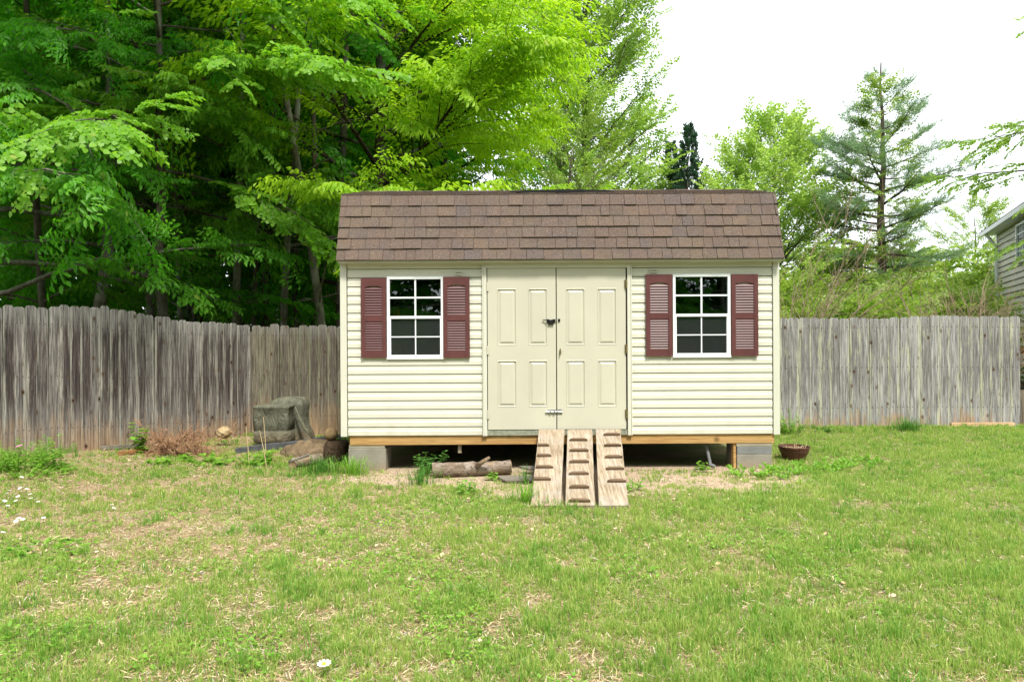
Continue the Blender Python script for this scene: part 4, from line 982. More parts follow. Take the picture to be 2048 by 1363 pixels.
# grey flat boards near the ramp
for (pa, pb, pc, Y0, Y1, z, lb) in ((990, 1075, 0, 6.95, 7.15, .012, 'flat grey board lying on the gravel just left of the ramp'), (1037, 1075, 0, 7.4, 7.5, .05, 'small pale grey wood scrap under the shed edge left of the ramp')):
    xa, xb = (pa - 1024) / F * Y0, (pb - 1024) / F * Y0; m = MB()
    m.hexa([(xa + .1, Y0, z), (xb, Y0, z), (xb, Y1, z), (xa, Y1, z), (xa + .1, Y0, z + .02), (xb, Y0, z + .02), (xb, Y1, z + .03), (xa, Y1, z + .03)])
    tag(m.build('scrap_board', M['rail'], loc=(xa, Y0, z), bevel=.003), lb, 'board')
# planter pot right
c = W(1588, 915, 8.25); c.z = gzf(c.x, c.y)
pot = empty('plant_pot', tuple(c), 'low dark red-brown plastic pot of dead stems in the grass right of the shed', 'plant pot')
m = MB(); n = 28; V = []
zs = [(0, .12), (.02, .13), (.11, .168), (.145, .175), (.147, .182), (.165, .183), (.165, .172), (.135, .165), (.13, .01)]
for (z, r) in zs:
    for j in range(n): V.append((c.x + r * math.cos(6.2832 * j / n), c.y + r * math.sin(6.2832 * j / n), c.z + z))
m.add(V, [(i * n + j, i * n + (j + 1) % n, (i + 1) * n + (j + 1) % n, (i + 1) * n + j) for i in range(len(zs) - 1) for j in range(n)] + [tuple(range(n - 1, -1, -1))])
m.build('pot', m_plain('red brown plastic', (.085, .032, .024), .45, .35, .25, 14), pot, smooth=False)
m = MB(); n = 20; m.add([(c.x + .163 * math.cos(6.2832 * j / n), c.y + .163 * math.sin(6.2832 * j / n), c.z + .137) for j in range(n)], [tuple(range(n))]); m.build('potting_soil', M['mound'], pot)
tb = []
rgp = np.random.default_rng(12)
for k in range(60):
    a = rgp.uniform(0, 6.28); r = rgp.uniform(0, .14); p0 = np.array([c.x + r * math.cos(a), c.y + r * math.sin(a), c.z + .138]); pts, _ = path(p0, [rgp.normal(), rgp.normal(), .35], rgp.uniform(.05, .14), 3, rgp, .5, .2); tb.append((pts, [.003, .003, .002, .001]))
o = link('dead_stems', tubes_mesh('dead_stems', tb), M['straw'], pot, loc=-c); 

# ================================================================== plants near the fence
def blade_tuft(size, n, spread, rg):
    V = []; n = n * 9; Q = []; T = []
    for i in range(n):
        a = rg.uniform(0, 6.28); r = spread * abs(rg.normal(0, .5)); o = np.array([r * math.cos(a), r * math.sin(a) * .6, 0]); b = a + rg.normal(0, .8); L = size * rg.uniform(.4, 1.1); ln = rg.uniform(.1, .9)
        d = np.array([math.cos(b), math.sin(b), 0]); s_ = np.array([-d[1], d[0], 0]) * rg.uniform(.0016, .003); k = len(V)
        m1 = o + d * L * ln * .22 + [0, 0, L * .5]; m2 = o + d * L * ln * .6 + [0, 0, L * (.85 - .15 * ln)]; t = o + d * L * ln + [0, 0, L * (1 - .55 * ln)]
        V += [o - s_, o + s_, m1 + s_, m1 - s_, m2 + s_ * .7, m2 - s_ * .7, t]; Q += [(k, k + 1, k + 2, k + 3), (k + 3, k + 2, k + 4, k + 5)]; T.append((k + 5, k + 4, k + 6))
    return npmesh('leaves', np.array(V), [np.array(Q), np.array(T)]), None
def plant_mesh(kind, size, n, h, spread, rg, whorl=False, hang=.2, tall=False):
    """leafy stems: returns leaves mesh and stems tubes around the origin"""
    if kind == 'blade': return blade_tuft(size, n, spread, rg)
    lv, lf = leaf(kind); P = []; D = []; S = []; tb = []
    for i in range(n):
        a = rg.uniform(0, 6.28); r = spread * math.sqrt(rg.random()); p0 = np.array([r * math.cos(a) * .5, r * math.sin(a) * .5, 0]); hh = h * rg.uniform(.5, 1.05)
        pts, dr = path(p0, [math.cos(a) * r / max(h, .05) * .8, math.sin(a) * r / max(h, .05) * .8, 1], hh, 6, rg, .15, .06); tb.append((pts, np.linspace(.0032, .0012, 7)))
        m = max(3, int(hh / (size * .42)))
        for k in range(m):
            t = .15 + .85 * (k + .5) / m; q = t * 6; kk = min(int(q), 5); p = pts[kk] + (pts[kk + 1] - pts[kk]) * (q - kk)
            for sdd in range(2):
                b = k * 2.4 + sdd * math.pi + rg.uniform(-.4, .4); P.append(p); D.append([math.cos(b), math.sin(b), .35 - hang * rg.uniform(0, 2)]); S.append(size * rg.uniform(.6, 1.15) * (1.15 - .5 * t))
    P = np.array(P); D = np.array(D); S = np.array(S); B = basis(D, np.array([0, 0, 1.]) + rg.normal(0, .3, (len(P), 3)))
    V = (np.einsum('nij,kj->nki', B, lv) * S[:, None, None] + P[:, None, :]).reshape(-1, 3); Fc = (lf[None] + (np.arange(len(P)) * len(lv))[:, None, None]).reshape(-1, lf.shape[1])
    return npmesh('leaves', V, [Fc]), tubes_mesh('stem', tb)
def plant(label, px, py, Y, kind, size, n, h, spread, leafm='lf_weed', name='weed', cat='weed', group=None, seed=1, hang=.2):
    c = W(px, py, Y); g = gzf(c.x, c.y); e = empty(name, (c.x, c.y, g - .005), label, cat, group)
    a, b = plant_mesh(kind, size, n, h, spread, np.random.default_rng(seed), hang=hang); link('leaves', a, M[leafm], e)
    if b is not None: link('stem', b, M[leafm], e)
    return e
plant('bright vine clump at the left end of the long log', 858, 925, 7.45, 'beech', .075, 16, .27, .17, 'lf_dark', 'vine_plant', 'plant', seed=2, hang=.1)
plant('upright light green weed in the gravel before the log', 932, 985, 6.45, 'beech', .07, 9, .19, .12, 'lf_weed', seed=3)
plant('small pale seedling in front of the long log', 981, 950, 7.1, 'maple', .06, 3, .10, .05, 'lf_weed', 'seedling', 'plant', seed=4)
plant('dense bright weed clump on the gravel just right of the ramp', 1262, 985, 6.6, 'beech', .06, 10, .17, .2, 'lf_weed', seed=6)
plant('young weed standing right in front of the metal strut under the shed', 1405, 940, 7.5, 'beech', .08, 4, .16, .06, 'lf_weed', seed=7)
plant('leafy weed in front of the right pier of the shed', 1500, 955, 7.25, 'beech', .075, 16, .16, .34, 'lf_weed', seed=8, hang=-.5)
for k, (px, py, Y, h, sp, lb) in enumerate([(1560, 950, 7.3, .17, .3, 'broad-leaved green weed patch between the right pier and the pot'), (1640, 940, 7.6, .17, .35, 'light green weed patch just in front of the plant pot'), (1715, 930, 7.9, .15, .35, 'light green weed patch in the lawn to the right of the plant pot')]):
    plant(lb, px, py, Y, 'beech', .07, 26, h, sp * 1.2, 'lf_weed', 'weed_patch', 'weed patch', seed=20 + k, hang=-.5)
plant('tall wispy pale weed against the fence just right of the shed', 1585, 870, 9.9, 'small', .05, 16, .38, .26, 'lf_weed', seed=30, hang=.1)
plant('low dark green weed at the foot of the right fence', 1640, 862, 10.1, 'beech', .06, 14, .15, .35, 'lf_dark', seed=31)
plant('dark grassy weed tuft in the middle of the right fence foot', 1815, 860, 10.1, 'blade', .26, 30, .25, .3, 'lf_dark', seed=32, hang=-.3)
plant('tall green seedling maple growing above the fallen boards by the left fence', 278, 880, 8.55, 'maple', .10, 5, .42, .12, 'lf_weed', 'seedling', 'plant', seed=33)
plant('bright green weed at the front foot of the dead bush', 345, 930, 8.2, 'maple', .08, 12, .16, .4, 'lf_weed', seed=34)
plant('bright green seedlings between the dead bush and the garden edging', 430, 925, 8.2, 'maple', .08, 14, .16, .38, 'lf_weed', seed=35)
plant('bright green leafy weed in front of the garden edging below the grill', 515, 925, 8.1, 'maple', .075, 16, .2, .3, 'lf_weed', seed=36)
plant('small green weed behind the stone beside the shed corner trim', 682, 872, 9.6, 'small', .045, 8, .18, .12, 'lf_weed', seed=37)
plant('low green weed mat at the very left below the left fence boards', 50, 970, 7.0, 'small', .04, 85, .18, .75, 'lf_weed', 'weed_patch', 'weed patch', seed=38)
plant('leafy flowering weed in front of the left fence near the frame edge', 40, 930, 7.25, 'beech', .045, 60, .36, .5, 'lf_weed', 'weed_patch', 'weed patch', seed=39)
plant('tall weed stalk with leafy top rising before the left fence', 120, 930, 7.4, 'beech', .05, 7, .38, .14, 'lf_weed', seed=40)
plant('low weed clump in the bottom left foreground grass', 60, 1120, 4.7, 'maple', .035, 90, .10, .6, 'lf_weed', 'weed_patch', 'weed patch', seed=41)
for k, (px, py, Y) in enumerate([(640, 945, 7.5), (705, 935, 7.45), (840, 965, 6.9), (1050, 1010, 6.1), (1050, 960, 6.9)]):
    plant(['long dark grass tuft left of the shed pier', 'long dry and green grass tuft before the left concrete pier', 'dark green grass tuft on the gravel edge left of the ramp', 'long grass tuft beside the foot of the left ramp board', 'thin grass tuft on the gravel beside the left ramp board'][k],
          px, py, Y, 'blade', .24, [26, 26, 14, 14, 4][k], .10, [.3, .22, .2, .12, .06][k], 'lf_dark' if k % 2 == 0 else 'lf_weed', 'grass_tuft', 'grass tuft', 'long grass tufts round the shed front', seed=50 + k, hang=-.5)
# dead bush
def deadbush():
    c = W(355, 905, 8.75); g = gzf(c.x, c.y); e = empty('dead_bush', (c.x, c.y, g), 'rusty brown dead bush sprawling at the foot of the left fence', 'bush'); rg = np.random.default_rng(9); tb = []
    for i in range(75):
        a = rg.uniform(0, 6.28); el = rg.uniform(.12, 1.1); L = rg.uniform(.25, .56); d = [math.cos(a) * math.cos(el) * 1.35, math.sin(a) * math.cos(el) * .8, math.sin(el)]
        pts, dr = path([rg.normal(0, .12), rg.normal(0, .06), .02], d, L, 5, rg, .5, .12); tb.append((pts, np.linspace(.005, .0025, 6)))
        for j in range(9):
            k = rg.integers(1, 5); d2 = dr[k] + rg.normal(0, .6, 3); p2, dd = path(pts[k] + rg.normal(0, .01, 3), d2, rg.uniform(.08, .2), 3, rg, .3, .2); tb.append((p2, [.0032, .003, .0025, .0015]))
            for q in range(4): k2 = rg.integers(0, 3); p3, _ = path(p2[k2], dd[k2] + rg.normal(0, .9, 3), rg.uniform(.03, .07), 2, rg, .2, .2); tb.append((p3, [.0030, .0026, .002]))
    link('twigs', tubes_mesh('twigs', tb), M['deadbush'], e)
deadbush()
# dry stalks
for k, (pa, pb, Y, lb) in enumerate([((492, 852), (498, 914), 8.0, 'upright pale dry stalk in front of the garden edging'), ((519, 860), (534, 935), 7.8, 'leaning pale dry stalk in front of the covered grill'), ((527, 833), (532, 905), 8.2, 'tallest thin dry stalk in front of the covered grill')]):
    a = W(*pa, Y); b = W(*pb, Y); b.z = gzf(b.x, b.y) - .01; tb = [([np.array(b), (np.array(a) + np.array(b)) / 2 + [.006, 0, 0], np.array(a)], [.006, .0055, .004])]
    o = link('dry_stalk', tubes_mesh('dry_stalk', [([p - np.array(b) for p in tb[0][0]], tb[0][1])]), M['straw']); o.location = b; tag(o, lb, 'stalk', 'dry stalks by the garden edging')
# flowers
M['petal'] = m_plain('white petals', (.80, .80, .76), .6, .2, .05); M['pink'] = m_plain('pink petals', (.60, .18, .42), .6, .2, .15, 60); M['yolk'] = m_plain('yellow centre', (.65, .5, .06), .6, .2)
def flower(label, x, y, h, r, mat, group, seed, name='flower', heads=1, z0=None):
    rg = np.random.default_rng(seed); g = gzf(x, y) if z0 is None else z0; e = empty(name, (x, y, g), label, 'flower', group); tb = []; V = []; Fc = []
    for k in range(heads):
        q = np.array([rg.normal(0, .05), rg.normal(0, .03), h * rg.uniform(.85, 1.1)]) if heads > 1 else np.array([0, 0, h]); tb.append(([np.zeros(3), q * [.5, .5, .6], q], [.0025, .002, .002]))
        nn = 10; tilt = rg.normal(0, .3, 2)
        for i in range(nn):
            a = 2 * math.pi * i / nn; b = len(V)
            for (rr, da) in ((.15, 0), (.8, -.26), (1, 0), (.8, .26)):
                X = r * rr * math.cos(a + da); Y = r * rr * math.sin(a + da); V.append(q + [X, Y, X * tilt[0] + Y * tilt[1] + .004 + r * .25 * rr]);
            Fc.append((b, b + 1, b + 2, b + 3))
    link('stem', tubes_mesh('stem', tb), M['lf_weed'], e); link('petals', npmesh('petals', np.array(V), [np.array(Fc)]), mat, e); return e
pk = W(38, 893, 7.15); g = gzf(pk.x, pk.y); flower('upper pink flower head in front of the left fence', pk.x, pk.y, pk.z - g, .034, M['pink'], 'pink flowers by the left fence', 1, heads=1)
pk = W(32, 903, 7.1); flower('lower larger pink flower head in front of the left fence', pk.x, pk.y, pk.z - gzf(pk.x, pk.y), .044, M['pink'], 'pink flowers by the left fence', 2)
rgf = np.random.default_rng(77); WG = 'small white flowers scattered in the left foreground grass'
fl = [(42, 972), (50, 985), (38, 990), (46, 996), (58, 998), (34, 1003), (12, 1000), (4, 1006), (20, 1008), (30, 1010), (60, 1004), (70, 1006), (8, 1012), (28, 1000), (52, 990), (66, 1000), (14, 1020), (85, 1040), (36, 1042), (30, 1048), (44, 1044), (222, 1012), (226, 1020), (4, 1070), (18, 995), (24, 1004), (74, 1010), (40, 980)]
for k, (px, py) in enumerate(fl):
    Y = CH * F / (py - 681.5 + 4) * .985; x = (px - 1024) / F * Y
    flower('small white daisy-like flower in the sparse grass at the left edge below the fence' if px < 100 and py < 1030 else 'stray small white flower in the left grass away from the main cluster', x, Y, .06, .017, M['petal'], WG, 100 + k, 'white_flower')
v = W(648, 1342, 2.95); c = flower('larger white daisy with a yellow centre at the bottom edge of the lawn', v.x, v.y, .06, .032, M['petal'], None, 7, 'daisy'); m = MB(); m.tube([(v.x, v.y, gzf(v.x, v.y) + .064), (v.x, v.y, gzf(v.x, v.y) + .074)], [.012, .008], 10); m.build('flower_centre', M['yolk'], c)

# ================================================================== grass and litter
def excl(x, y):
    """true where no grass may stand"""
    u = ((x > XL - .02) & (x < XR + .05) & (y > YW - .05) & (y < YB + .1))
    rb = (x > (1058 - 1024) / F * 5.95 - .0) & (x < 1.02) & (y > 6.02) & (y < YW)
    lf = (x - LX) * dL.y - (y - LY) * dL.x < .03
    return u | rb | lf | (y > 10.55)
def sample(n, rg, y0=2.55, y1=10.55, bias=1.0):
    y = y0 + (y1 - y0) * rg.random(n) ** bias; x = (rg.random(n) * 2 - 1) * (.80 * y + .25); return x, y
def blades(n, per, rad, rg, hmin, hmax, wd, dens, name, mat, label, lean=.6, bias=1.0):
    tx, ty = sample(n, rg, bias=bias); p = dens(tx, ty); k = (rg.random(n) < p) & ~excl(tx, ty); tx, ty, p = tx[k], ty[k], p[k]; n = len(tx)
    th = (hmin + (hmax - hmin) * rg.random(n) ** 1.7) * (.6 + .5 * p) * (.75 + .5 * vnoise(tx, ty, 3.1))
    rr = np.abs(rg.normal(0, 1, n * per)) * rad * rg.uniform(.5, 1.4, n).repeat(per); a0 = rg.uniform(0, 2 * math.pi, n * per)
    x = tx.repeat(per) + rr * np.cos(a0); y = ty.repeat(per) + rr * np.sin(a0); h = th.repeat(per) * rg.uniform(.45, 1.1, n * per)
    k = ~excl(x, y); x, y, h, a0, rr = x[k], y[k], h[k], a0[k], rr[k]; n = len(x)
    a = a0 + rg.normal(0, .7, n); l = np.clip(.15 + .45 * rr / rad + rg.normal(0, .2, n), .05, 1.1) * lean; w_ = wd * rg.uniform(.6, 1.3, n) * (.8 + .06 * y)
    b = a + rg.normal(0, .6, n) + math.pi / 2; z = gz(x, y)
    O = np.stack([x, y, z - .004], -1); A = np.stack([np.cos(a), np.sin(a), np.zeros(n)], -1); S = np.stack([np.cos(b), np.sin(b), np.zeros(n)], -1) * w_[:, None] / 2; Z = np.array([0, 0, 1.])
    mid = O + A * (l * h * .35)[:, None] + Z * (h * .6)[:, None]; tip = O + A * (l * h)[:, None] + Z * (h * (1 - .35 * l))[:, None]
    V = np.stack([O - S, O + S, mid + S * .8, mid - S * .8, tip], 1).reshape(-1, 3); i = np.arange(n) * 5
    o = link(name, npmesh(name, V, [np.stack([i, i + 1, i + 2, i + 3], -1), np.stack([i + 3, i + 2, i + 4], -1)]), mat); tag(o, label, 'grass', kind='stuff'); return o
def dens(x, y):
    n = fbm(x, y, 1.5, 4); n2 = fbm(x + 9, y + 4, 5.5, 3)
    n3 = fbm(x - 5, y + 2, 14, 2); d = sst(.36, .64, n * .30 + n2 * .36 + n3 * .34 + .014 * x + .085); d = np.clip(d, .12, 1); d = d * (1 - .93 * gravel(x, y) * (.55 + .45 * sst(.35, .6, fbm(x, y, 5, 2)))); d = d * (.75 + .25 * sst(-3, 2, x))
    d = d * (1 - .9 * np.exp(-(((x - 2.75) / .20) ** 2 + ((y - 4.66) / .07) ** 2)))
    return d
rgg = np.random.default_rng(21)
blades(80000, 11, .024, rgg, .022, .085, .0042, dens, 'grass', M['grass'], 'patchy short green lawn grass covering the yard', bias=1.25)
def dens2(x, y):
    d = sst(.50, .72, fbm(x + 3, y + 8, 3.6, 3) + .008 * x) * .8
    d = d + .9 * np.exp(-(((x + 2.5) / .9) ** 2 + ((y - 7.75) / .4) ** 2)) + .7 * np.exp(-((y - 10.35) / .12) ** 2) * (x > 3.1)
    lf = (x - LX) * dL.y - (y - LY) * dL.x
    d = d + .8 * np.exp(-((lf - .15) / .25) ** 2) * (y < 9.5) + .8 * np.exp(-(((x - 2.75) / .35) ** 2 + ((y - 4.78) / .1) ** 2)) + .6 * np.exp(-(((x + 1.7) / .5) ** 2 + ((y - 7.2) / .2) ** 2))
    return np.clip(d, 0, 1) * (1 - .9 * gravel(x, y))
blades(9000, 14, .03, rgg, .06, .13, .0044, dens2, 'tall_grass', m_leaf('dark grass blade', (.09, .23, .03), (.18, .34, .05), (.18, .42, .03), (.32, .55, .06), .35, nsc=2), 'darker longer grass clumps dotted through the lawn', .8, bias=1.25)
def litter(n, rg, name, label, lmin, lmax, wd, mat, dfn, bias=1.3):
    x, y = sample(n, rg, bias=bias); k = (rg.random(n) < dfn(x, y)) & ~excl(x, y); x, y = x[k], y[k]; n = len(x); a = rg.uniform(0, 6.283, n); L = rg.uniform(lmin, lmax, n); w_ = wd * rg.uniform(.5, 1.5, n)
    z = gz(x, y) + rg.uniform(.002, .014, n); D = np.stack([np.cos(a), np.sin(a), rg.normal(0, .22, n)], -1); S = np.stack([-np.sin(a), np.cos(a), rg.normal(0, .3, n)], -1) * w_[:, None] / 2; O = np.stack([x, y, z], -1)
    V = np.stack([O - S * .5, O + D * (L * .5)[:, None] - S, O + D * L[:, None], O + D * (L * .5)[:, None] + S], 1).reshape(-1, 3); i = np.arange(n) * 4
    o = link(name, npmesh(name, V, [np.stack([i, i + 1, i + 2, i + 3], -1)]), mat); tag(o, label, 'litter', kind='stuff')
litter(260000, rgg, 'dry_straw', 'dry straw and dead grass lying through the lawn', .02, .07, .0035, M['straw'], lambda x, y: .95 - .35 * sst(-2, 5, x) - .75 * gravel(x, y) * sst(5, 6, y))
x_, y_ = sample(60000, rgg, bias=1.3); k_ = (rgg.random(60000) < sst(.55, .68, fbm(x_ + 2, y_ + 5, 1.9, 3)) * (1 - .9 * gravel(x_, y_))) & ~excl(x_, y_); x_, y_ = x_[k_], y_[k_]; a_ = rgg.uniform(0, 6.28, len(x_))
lv_, lf_ = leaf('small'); tag(link('clover', scatter('clover', [(lv_, lf_)], np.stack([x_, y_, gz(x_, y_) + rgg.uniform(.012, .04, len(x_))], -1), np.stack([np.cos(a_), np.sin(a_), rgg.normal(.1, .25, len(x_))], -1), np.array([0, 0, 1.]) + rgg.normal(0, .25, (len(x_), 3)), rgg.uniform(.014, .032, len(x_)), rgg), M['lf_weed']), 'low broad-leaved clover and weeds mixed into the lawn', 'clover', kind='stuff')
litter(9000, rgg, 'dead_leaves', 'small curled dead leaves scattered on the lawn', .02, .045, .022, M['straw'], lambda x, y: sst(.4, .7, fbm(x, y, 1.3, 3)) * (1 - .4 * sst(-2, 3, x)))

# ================================================================== trees
gd = lambda x, y: (x, y, gzf(x, y) - .05)
def at(px, Y): return ((px - 1024) / F * Y, Y, gzf((px - 1024) / F * Y, Y) - .05)
# near overhanging beech at the left, outside the fence
beech = make_tree('near beech at the far left whose long drooping sprays hang over the left fence', 'tree', gd(-8.3, 10.3), grow(1, 11, 4.7, 1.9, 34, .12, 1.0, .16, 'dome', .62, 10, .42, .36, sscale=(.75, 1.35), jit=.12), 'beech', 'lf_near', 'barkpale', 'beech_tree', 'broadleaf trees of the dark wood')
GW = 'broadleaf trees of the dark wood'
woodA = make_tree('pale trunked forest tree behind the left fence, second from the left edge', 'tree', at(215, 12.6), grow(2, 13, 4.4, 2.6, 38, .0, 1.0, .13, 'dome', .35, 10, .42, .40, sscale=(.8, 1.4), jit=.13), 'beech', 'lf_wood', 'barkpale', 'forest_tree', GW)
woodB = make_tree('forest tree with a dark trunk showing above the middle of the left fence', 'tree', at(300, 14.5), grow(3, 14, 4.6, 4.2, 36, .1, 1.0, .15, 'dome', .35, 10, .42, .44, sscale=(.9, 1.45), jit=.13), 'beech', 'lf_wood', 'bark', 'forest_tree', GW)
lime = make_tree('big lime green tree spreading over and behind the shed roof', 'tree', at(770, 13.8), keep=lambda P: ~((P[:, 0] < -.6) & (P[:, 2] < 4.3)), g=grow(5, 14, 4.3, 2.2, 64, .22, 1.15, .19, 'dome', .30, 15, .42, .36, lean=(-.01, 0), sscale=(.9, 1.35)), sp='lime', leafm='lf_lime', barkm='barkdark', name='spreading_tree')
lime2 = make_tree('lime green tree behind the centre of the shed roof left of the tulip poplar', 'tree', at(885, 17.5), grow(6, 14, 2.9, 1.4, 60, .2, 1.15, .14, 'dome', .30, 12, .42, .38, sscale=(1.0, 1.5)), 'lime', 'lf_lime', 'barkdark', 'spreading_tree', None)
maple = make_tree('small-leaved yellow green maple filling the top left of the picture', 'tree', at(330, 11.6), grow(7, 12, 3.7, 4.4, 34, .1, 1.0, .10, 'dome', .3, 11, .42, .30, sscale=(.9, 1.3), jit=.1), 'maple', 'lf_maple', 'bark', 'maple_tree', None)
woodC = make_tree('bright mid green forest tree behind the left fence, left of the big lime tree', 'tree', at(500, 15.2), grow(8, 14, 4.4, 3.6, 48, .15, 1.1, .12, 'dome', .35, 12, .42, .36, sscale=(.9, 1.3), jit=.1), 'lime', 'lf_maple', 'bark', 'forest_tree', GW)
pos = [(-120, 15, 'A'), (40, 17, 'B'), (430, 15.5, 'B'), (520, 18.5, 'A'), (390, 21, 'A'), (620, 19, 'B'), (150, 21, 'B'), (-300, 19, 'A'), (700, 22, 'A'), (820, 20, 'B')]
lab = ['leftmost forest tree, half outside the frame behind the near beech', 'deep shaded forest tree between the near beech and the pale trunk', 'forest tree behind the left fence corner', 'slim forest tree between the fence corner and the big lime tree', 'far forest tree glimpsed left of the fence corner', 'forest tree right behind the trunk of the lime tree', 'deep forest tree behind the pale trunked one', 'forest tree outside the frame at the far left', 'far forest tree behind the left end of the shed roof', 'far forest tree behind the lime tree over the middle of the roof']
for k, (px, Y, s) in enumerate(pos): copy_tree(woodA if s == 'A' else woodB, at(px, Y), k * 1.3 + .4, lab[k], GW, 1.0 + .04 * (k % 4))
# slim bare trunks
GT = 'slim trunks standing in the shade of the wood'
tr = [(95, 12.2, .085, 'barkpale'), (372, 13.5, .07, 'barkpale'), (392, 18, .085, 'bark'), (402, 14, .06, 'barkpale'), (437, 19, .07, 'bark'), (465, 12.8, .10, 'barkpale'), (502, 13.5, .06, 'barkpale'), (524, 14, .12, 'bark'), (560, 13, .09, 'barkpale'), (480, 20, .07, 'bark'), (590, 14.5, .08, 'bark'), (612, 20, .07, 'bark'), (630, 13.2, .08, 'barkpale'), (668, 12.6, .10, 'barkpale'), (680, 14, .12, 'bark'), (345, 19, .08, 'bark'), (250, 18, .1, 'bark'), (180, 19, .1, 'bark')]
tr = [(a, b, c * .72, d if (i % 3) else 'bark') for i, (a, b, c, d) in enumerate(tr)]; tr.sort()
for k, (px, Y, r, mt) in enumerate(tr):
    rg = np.random.default_rng(300 + k); e = empty('slim_tree', at(px, Y), '%s slim %s trunk, number %s from the left in the shaded wood' % ('thick' if r > .065 else 'thin', 'pale' if mt == 'barkpale' else 'dark', ['one', 'two', 'three', 'four', 'five', 'six', 'seven', 'eight', 'nine', 'ten', 'eleven', 'twelve', 'thirteen', 'fourteen', 'fifteen', 'sixteen', 'seventeen', 'eighteen'][k]), 'tree trunk', GT)
    pts, _ = path([0, 0, 0], [rg.normal(0, .04), rg.normal(0, .03), 1], 11, 10, rg, 0, .015); tb = [(pts, np.linspace(r * 1.15, r * .55, 11))]
    for j in range(6):
        q = rg.integers(2, 9); a = rg.uniform(0, 6.28); p2, _ = path(pts[q], [math.cos(a), math.sin(a), .4], rg.uniform(.6, 2), 4, rg, .2, .1); tb.append((p2, np.linspace(.022, .006, 5)))
    link('trunk', tubes_mesh('trunk', tb), M[mt], e)
# far woods as one mass
def mass(name, label, N, xr, yr, zfn, sp, mat, seed, kind='stuff', smin=.9, smax=1.6):
    rg = np.random.default_rng(seed); x = rg.uniform(*xr, N); y = rg.uniform(*yr, N); zt = zfn(x, y); z = zt * rg.uniform(0, 1, N) ** .8; a = rg.uniform(0, 6.28, N)
    o = link(name, scatter(name, SP[sp], np.stack([x, y, z], -1), np.stack([np.cos(a), np.sin(a), rg.normal(0, .25, N)], -1), np.array([0, 0, 1.]) + rg.normal(0, .25, (N, 3)), rg.uniform(smin, smax, N), rg), mat)
    return tag(o, label, 'woods', kind=kind)
mass('far_woods', 'dark mass of far woodland filling the gaps between the trunks', 9000, (-42, -3), (24, 34), lambda x, y: 17 + 3 * fbm(x, y, .2), 'far', M['lf_dist'], 40)
# tulip poplar behind the centre
tulip = make_tree('tall airy poplar with upswept branches and sky showing through above the shed', 'tree', at(1165, 27), grow(12, 24, 4.0, 2.0, 170, .45, 1.2, .26, 'dome', -.12, 13, .40, .30, sscale=(.9, 1.5), spread=.75), 'airy', 'lf_tulip', 'bark', 'tulip_poplar', None)
low = make_tree('shorter dense yellow green tree below the tulip poplar behind the right half of the roof', 'tree', at(1120, 20), grow(13, 7.2, 3.4, .6, 40, .3, 1.1, .12, 'dome', .1, 9, .42, .42), 'small', 'lf_thick', 'bark', 'low_tree', None)
# cedar spires
ced = make_tree('left one of two dark pointed cedars behind the right part of the roof', 'tree', at(1350, 28), grow(15, 9.5, 2.5, .5, 280, .25, 1.0, .10, 'cone', -.35, 9, .34, .14, sscale=(.45, .85)), 'cedar', 'lf_cedar', 'barkdark', 'cedar_tree', 'dark cedars behind the shed')
copy_tree(ced, at(1388, 27), 1.7, 'right and taller one of two dark pointed cedars behind the right part of the roof', None, 1.03)
copy_tree(ced, at(1120, 31), 2.9, 'dark cedar glimpsed through the tulip poplar', None, 1.05)
# broad round tree right of the shed
rnd = make_tree('rounded pale green spring tree rising over the right end of the shed roof', 'tree', at(1560, 24), grow(17, 8.6, 3.1, 1.6, 110, .35, 1.15, .16, 'dome', -.08, 11, .42, .32, sscale=(.8, 1.4), spread=.7, limb_r=.2), 'airy', 'lf_round', 'bark', 'spring_tree', None)
# pine
pine = make_tree('tall lone pine with ragged horizontal branches right of the shed', 'tree', at(1757, 22), grow(19, 10.3, 2.25, 2.2, 52, -.05, .35, .20, 'oval', -.25, 12, .36, .14, sscale=(.6, 1.1), spread=.8, jit=.06, sstart=.25, lean=(0, 0)), 'pine', 'lf_pine', 'bark', 'pine_tree', None)
ivy = make_tree('green vine growing up the lone pine trunk', 'vine', at(1757, 21.8), grow(23, 9.6, 1.2, .3, 90, .1, .9, .03, 'dome', .1, 6, .5, .4, sscale=(.6, 1.1)), 'small', 'lf_thick', 'twig', 'climbing_vine', None)
# thicket behind the right fence
GS = 'green shrubs behind the right fence'
sh1 = make_tree('olive green shrub just right of the shed behind the fence', 'shrub', at(1600, 14.5), grow(30, 1.5, 1.5, .1, 34, .2, 1.1, .04, 'dome', .1, 8, .45, .22, sscale=(.6, 1.0)), 'small', 'lf_thick', 'twig', 'shrub', GS)
for k, (px, Y, s, lb) in enumerate([(1690, 16, 1.1, 'olive green shrub below the rounded tree behind the fence'), (1760, 15, 1.15, 'dense shrub around the foot of the lone pine'), (1835, 17, 1.35, 'leafy shrub right of the lone pine foot'), (1872, 19, 1.35, 'tall leafy shrub left of the house'), (1905, 27, 1.6, 'bushy shrub beyond the corner of the house'), (1545, 17, 1.4, 'shrub half hidden behind the right wall of the shed'), (1640, 21, 1.5, 'far olive shrub below the rounded tree')]):
    copy_tree(sh1, at(px, Y), k * 1.1 + .5, lb, GS, s)
mass('far_hedge', 'far line of green undergrowth behind the right fence', 2600, (5, 32), (26, 31), lambda x, y: 4.2 + 2.2 * fbm(x, y, .35), 'far', M['lf_thick'], 44, smin=.5, smax=.9)
far1 = copy_tree(low, at(1945, 34), 1.0, 'dark green far tree just left of the house roof', None, 1.05)
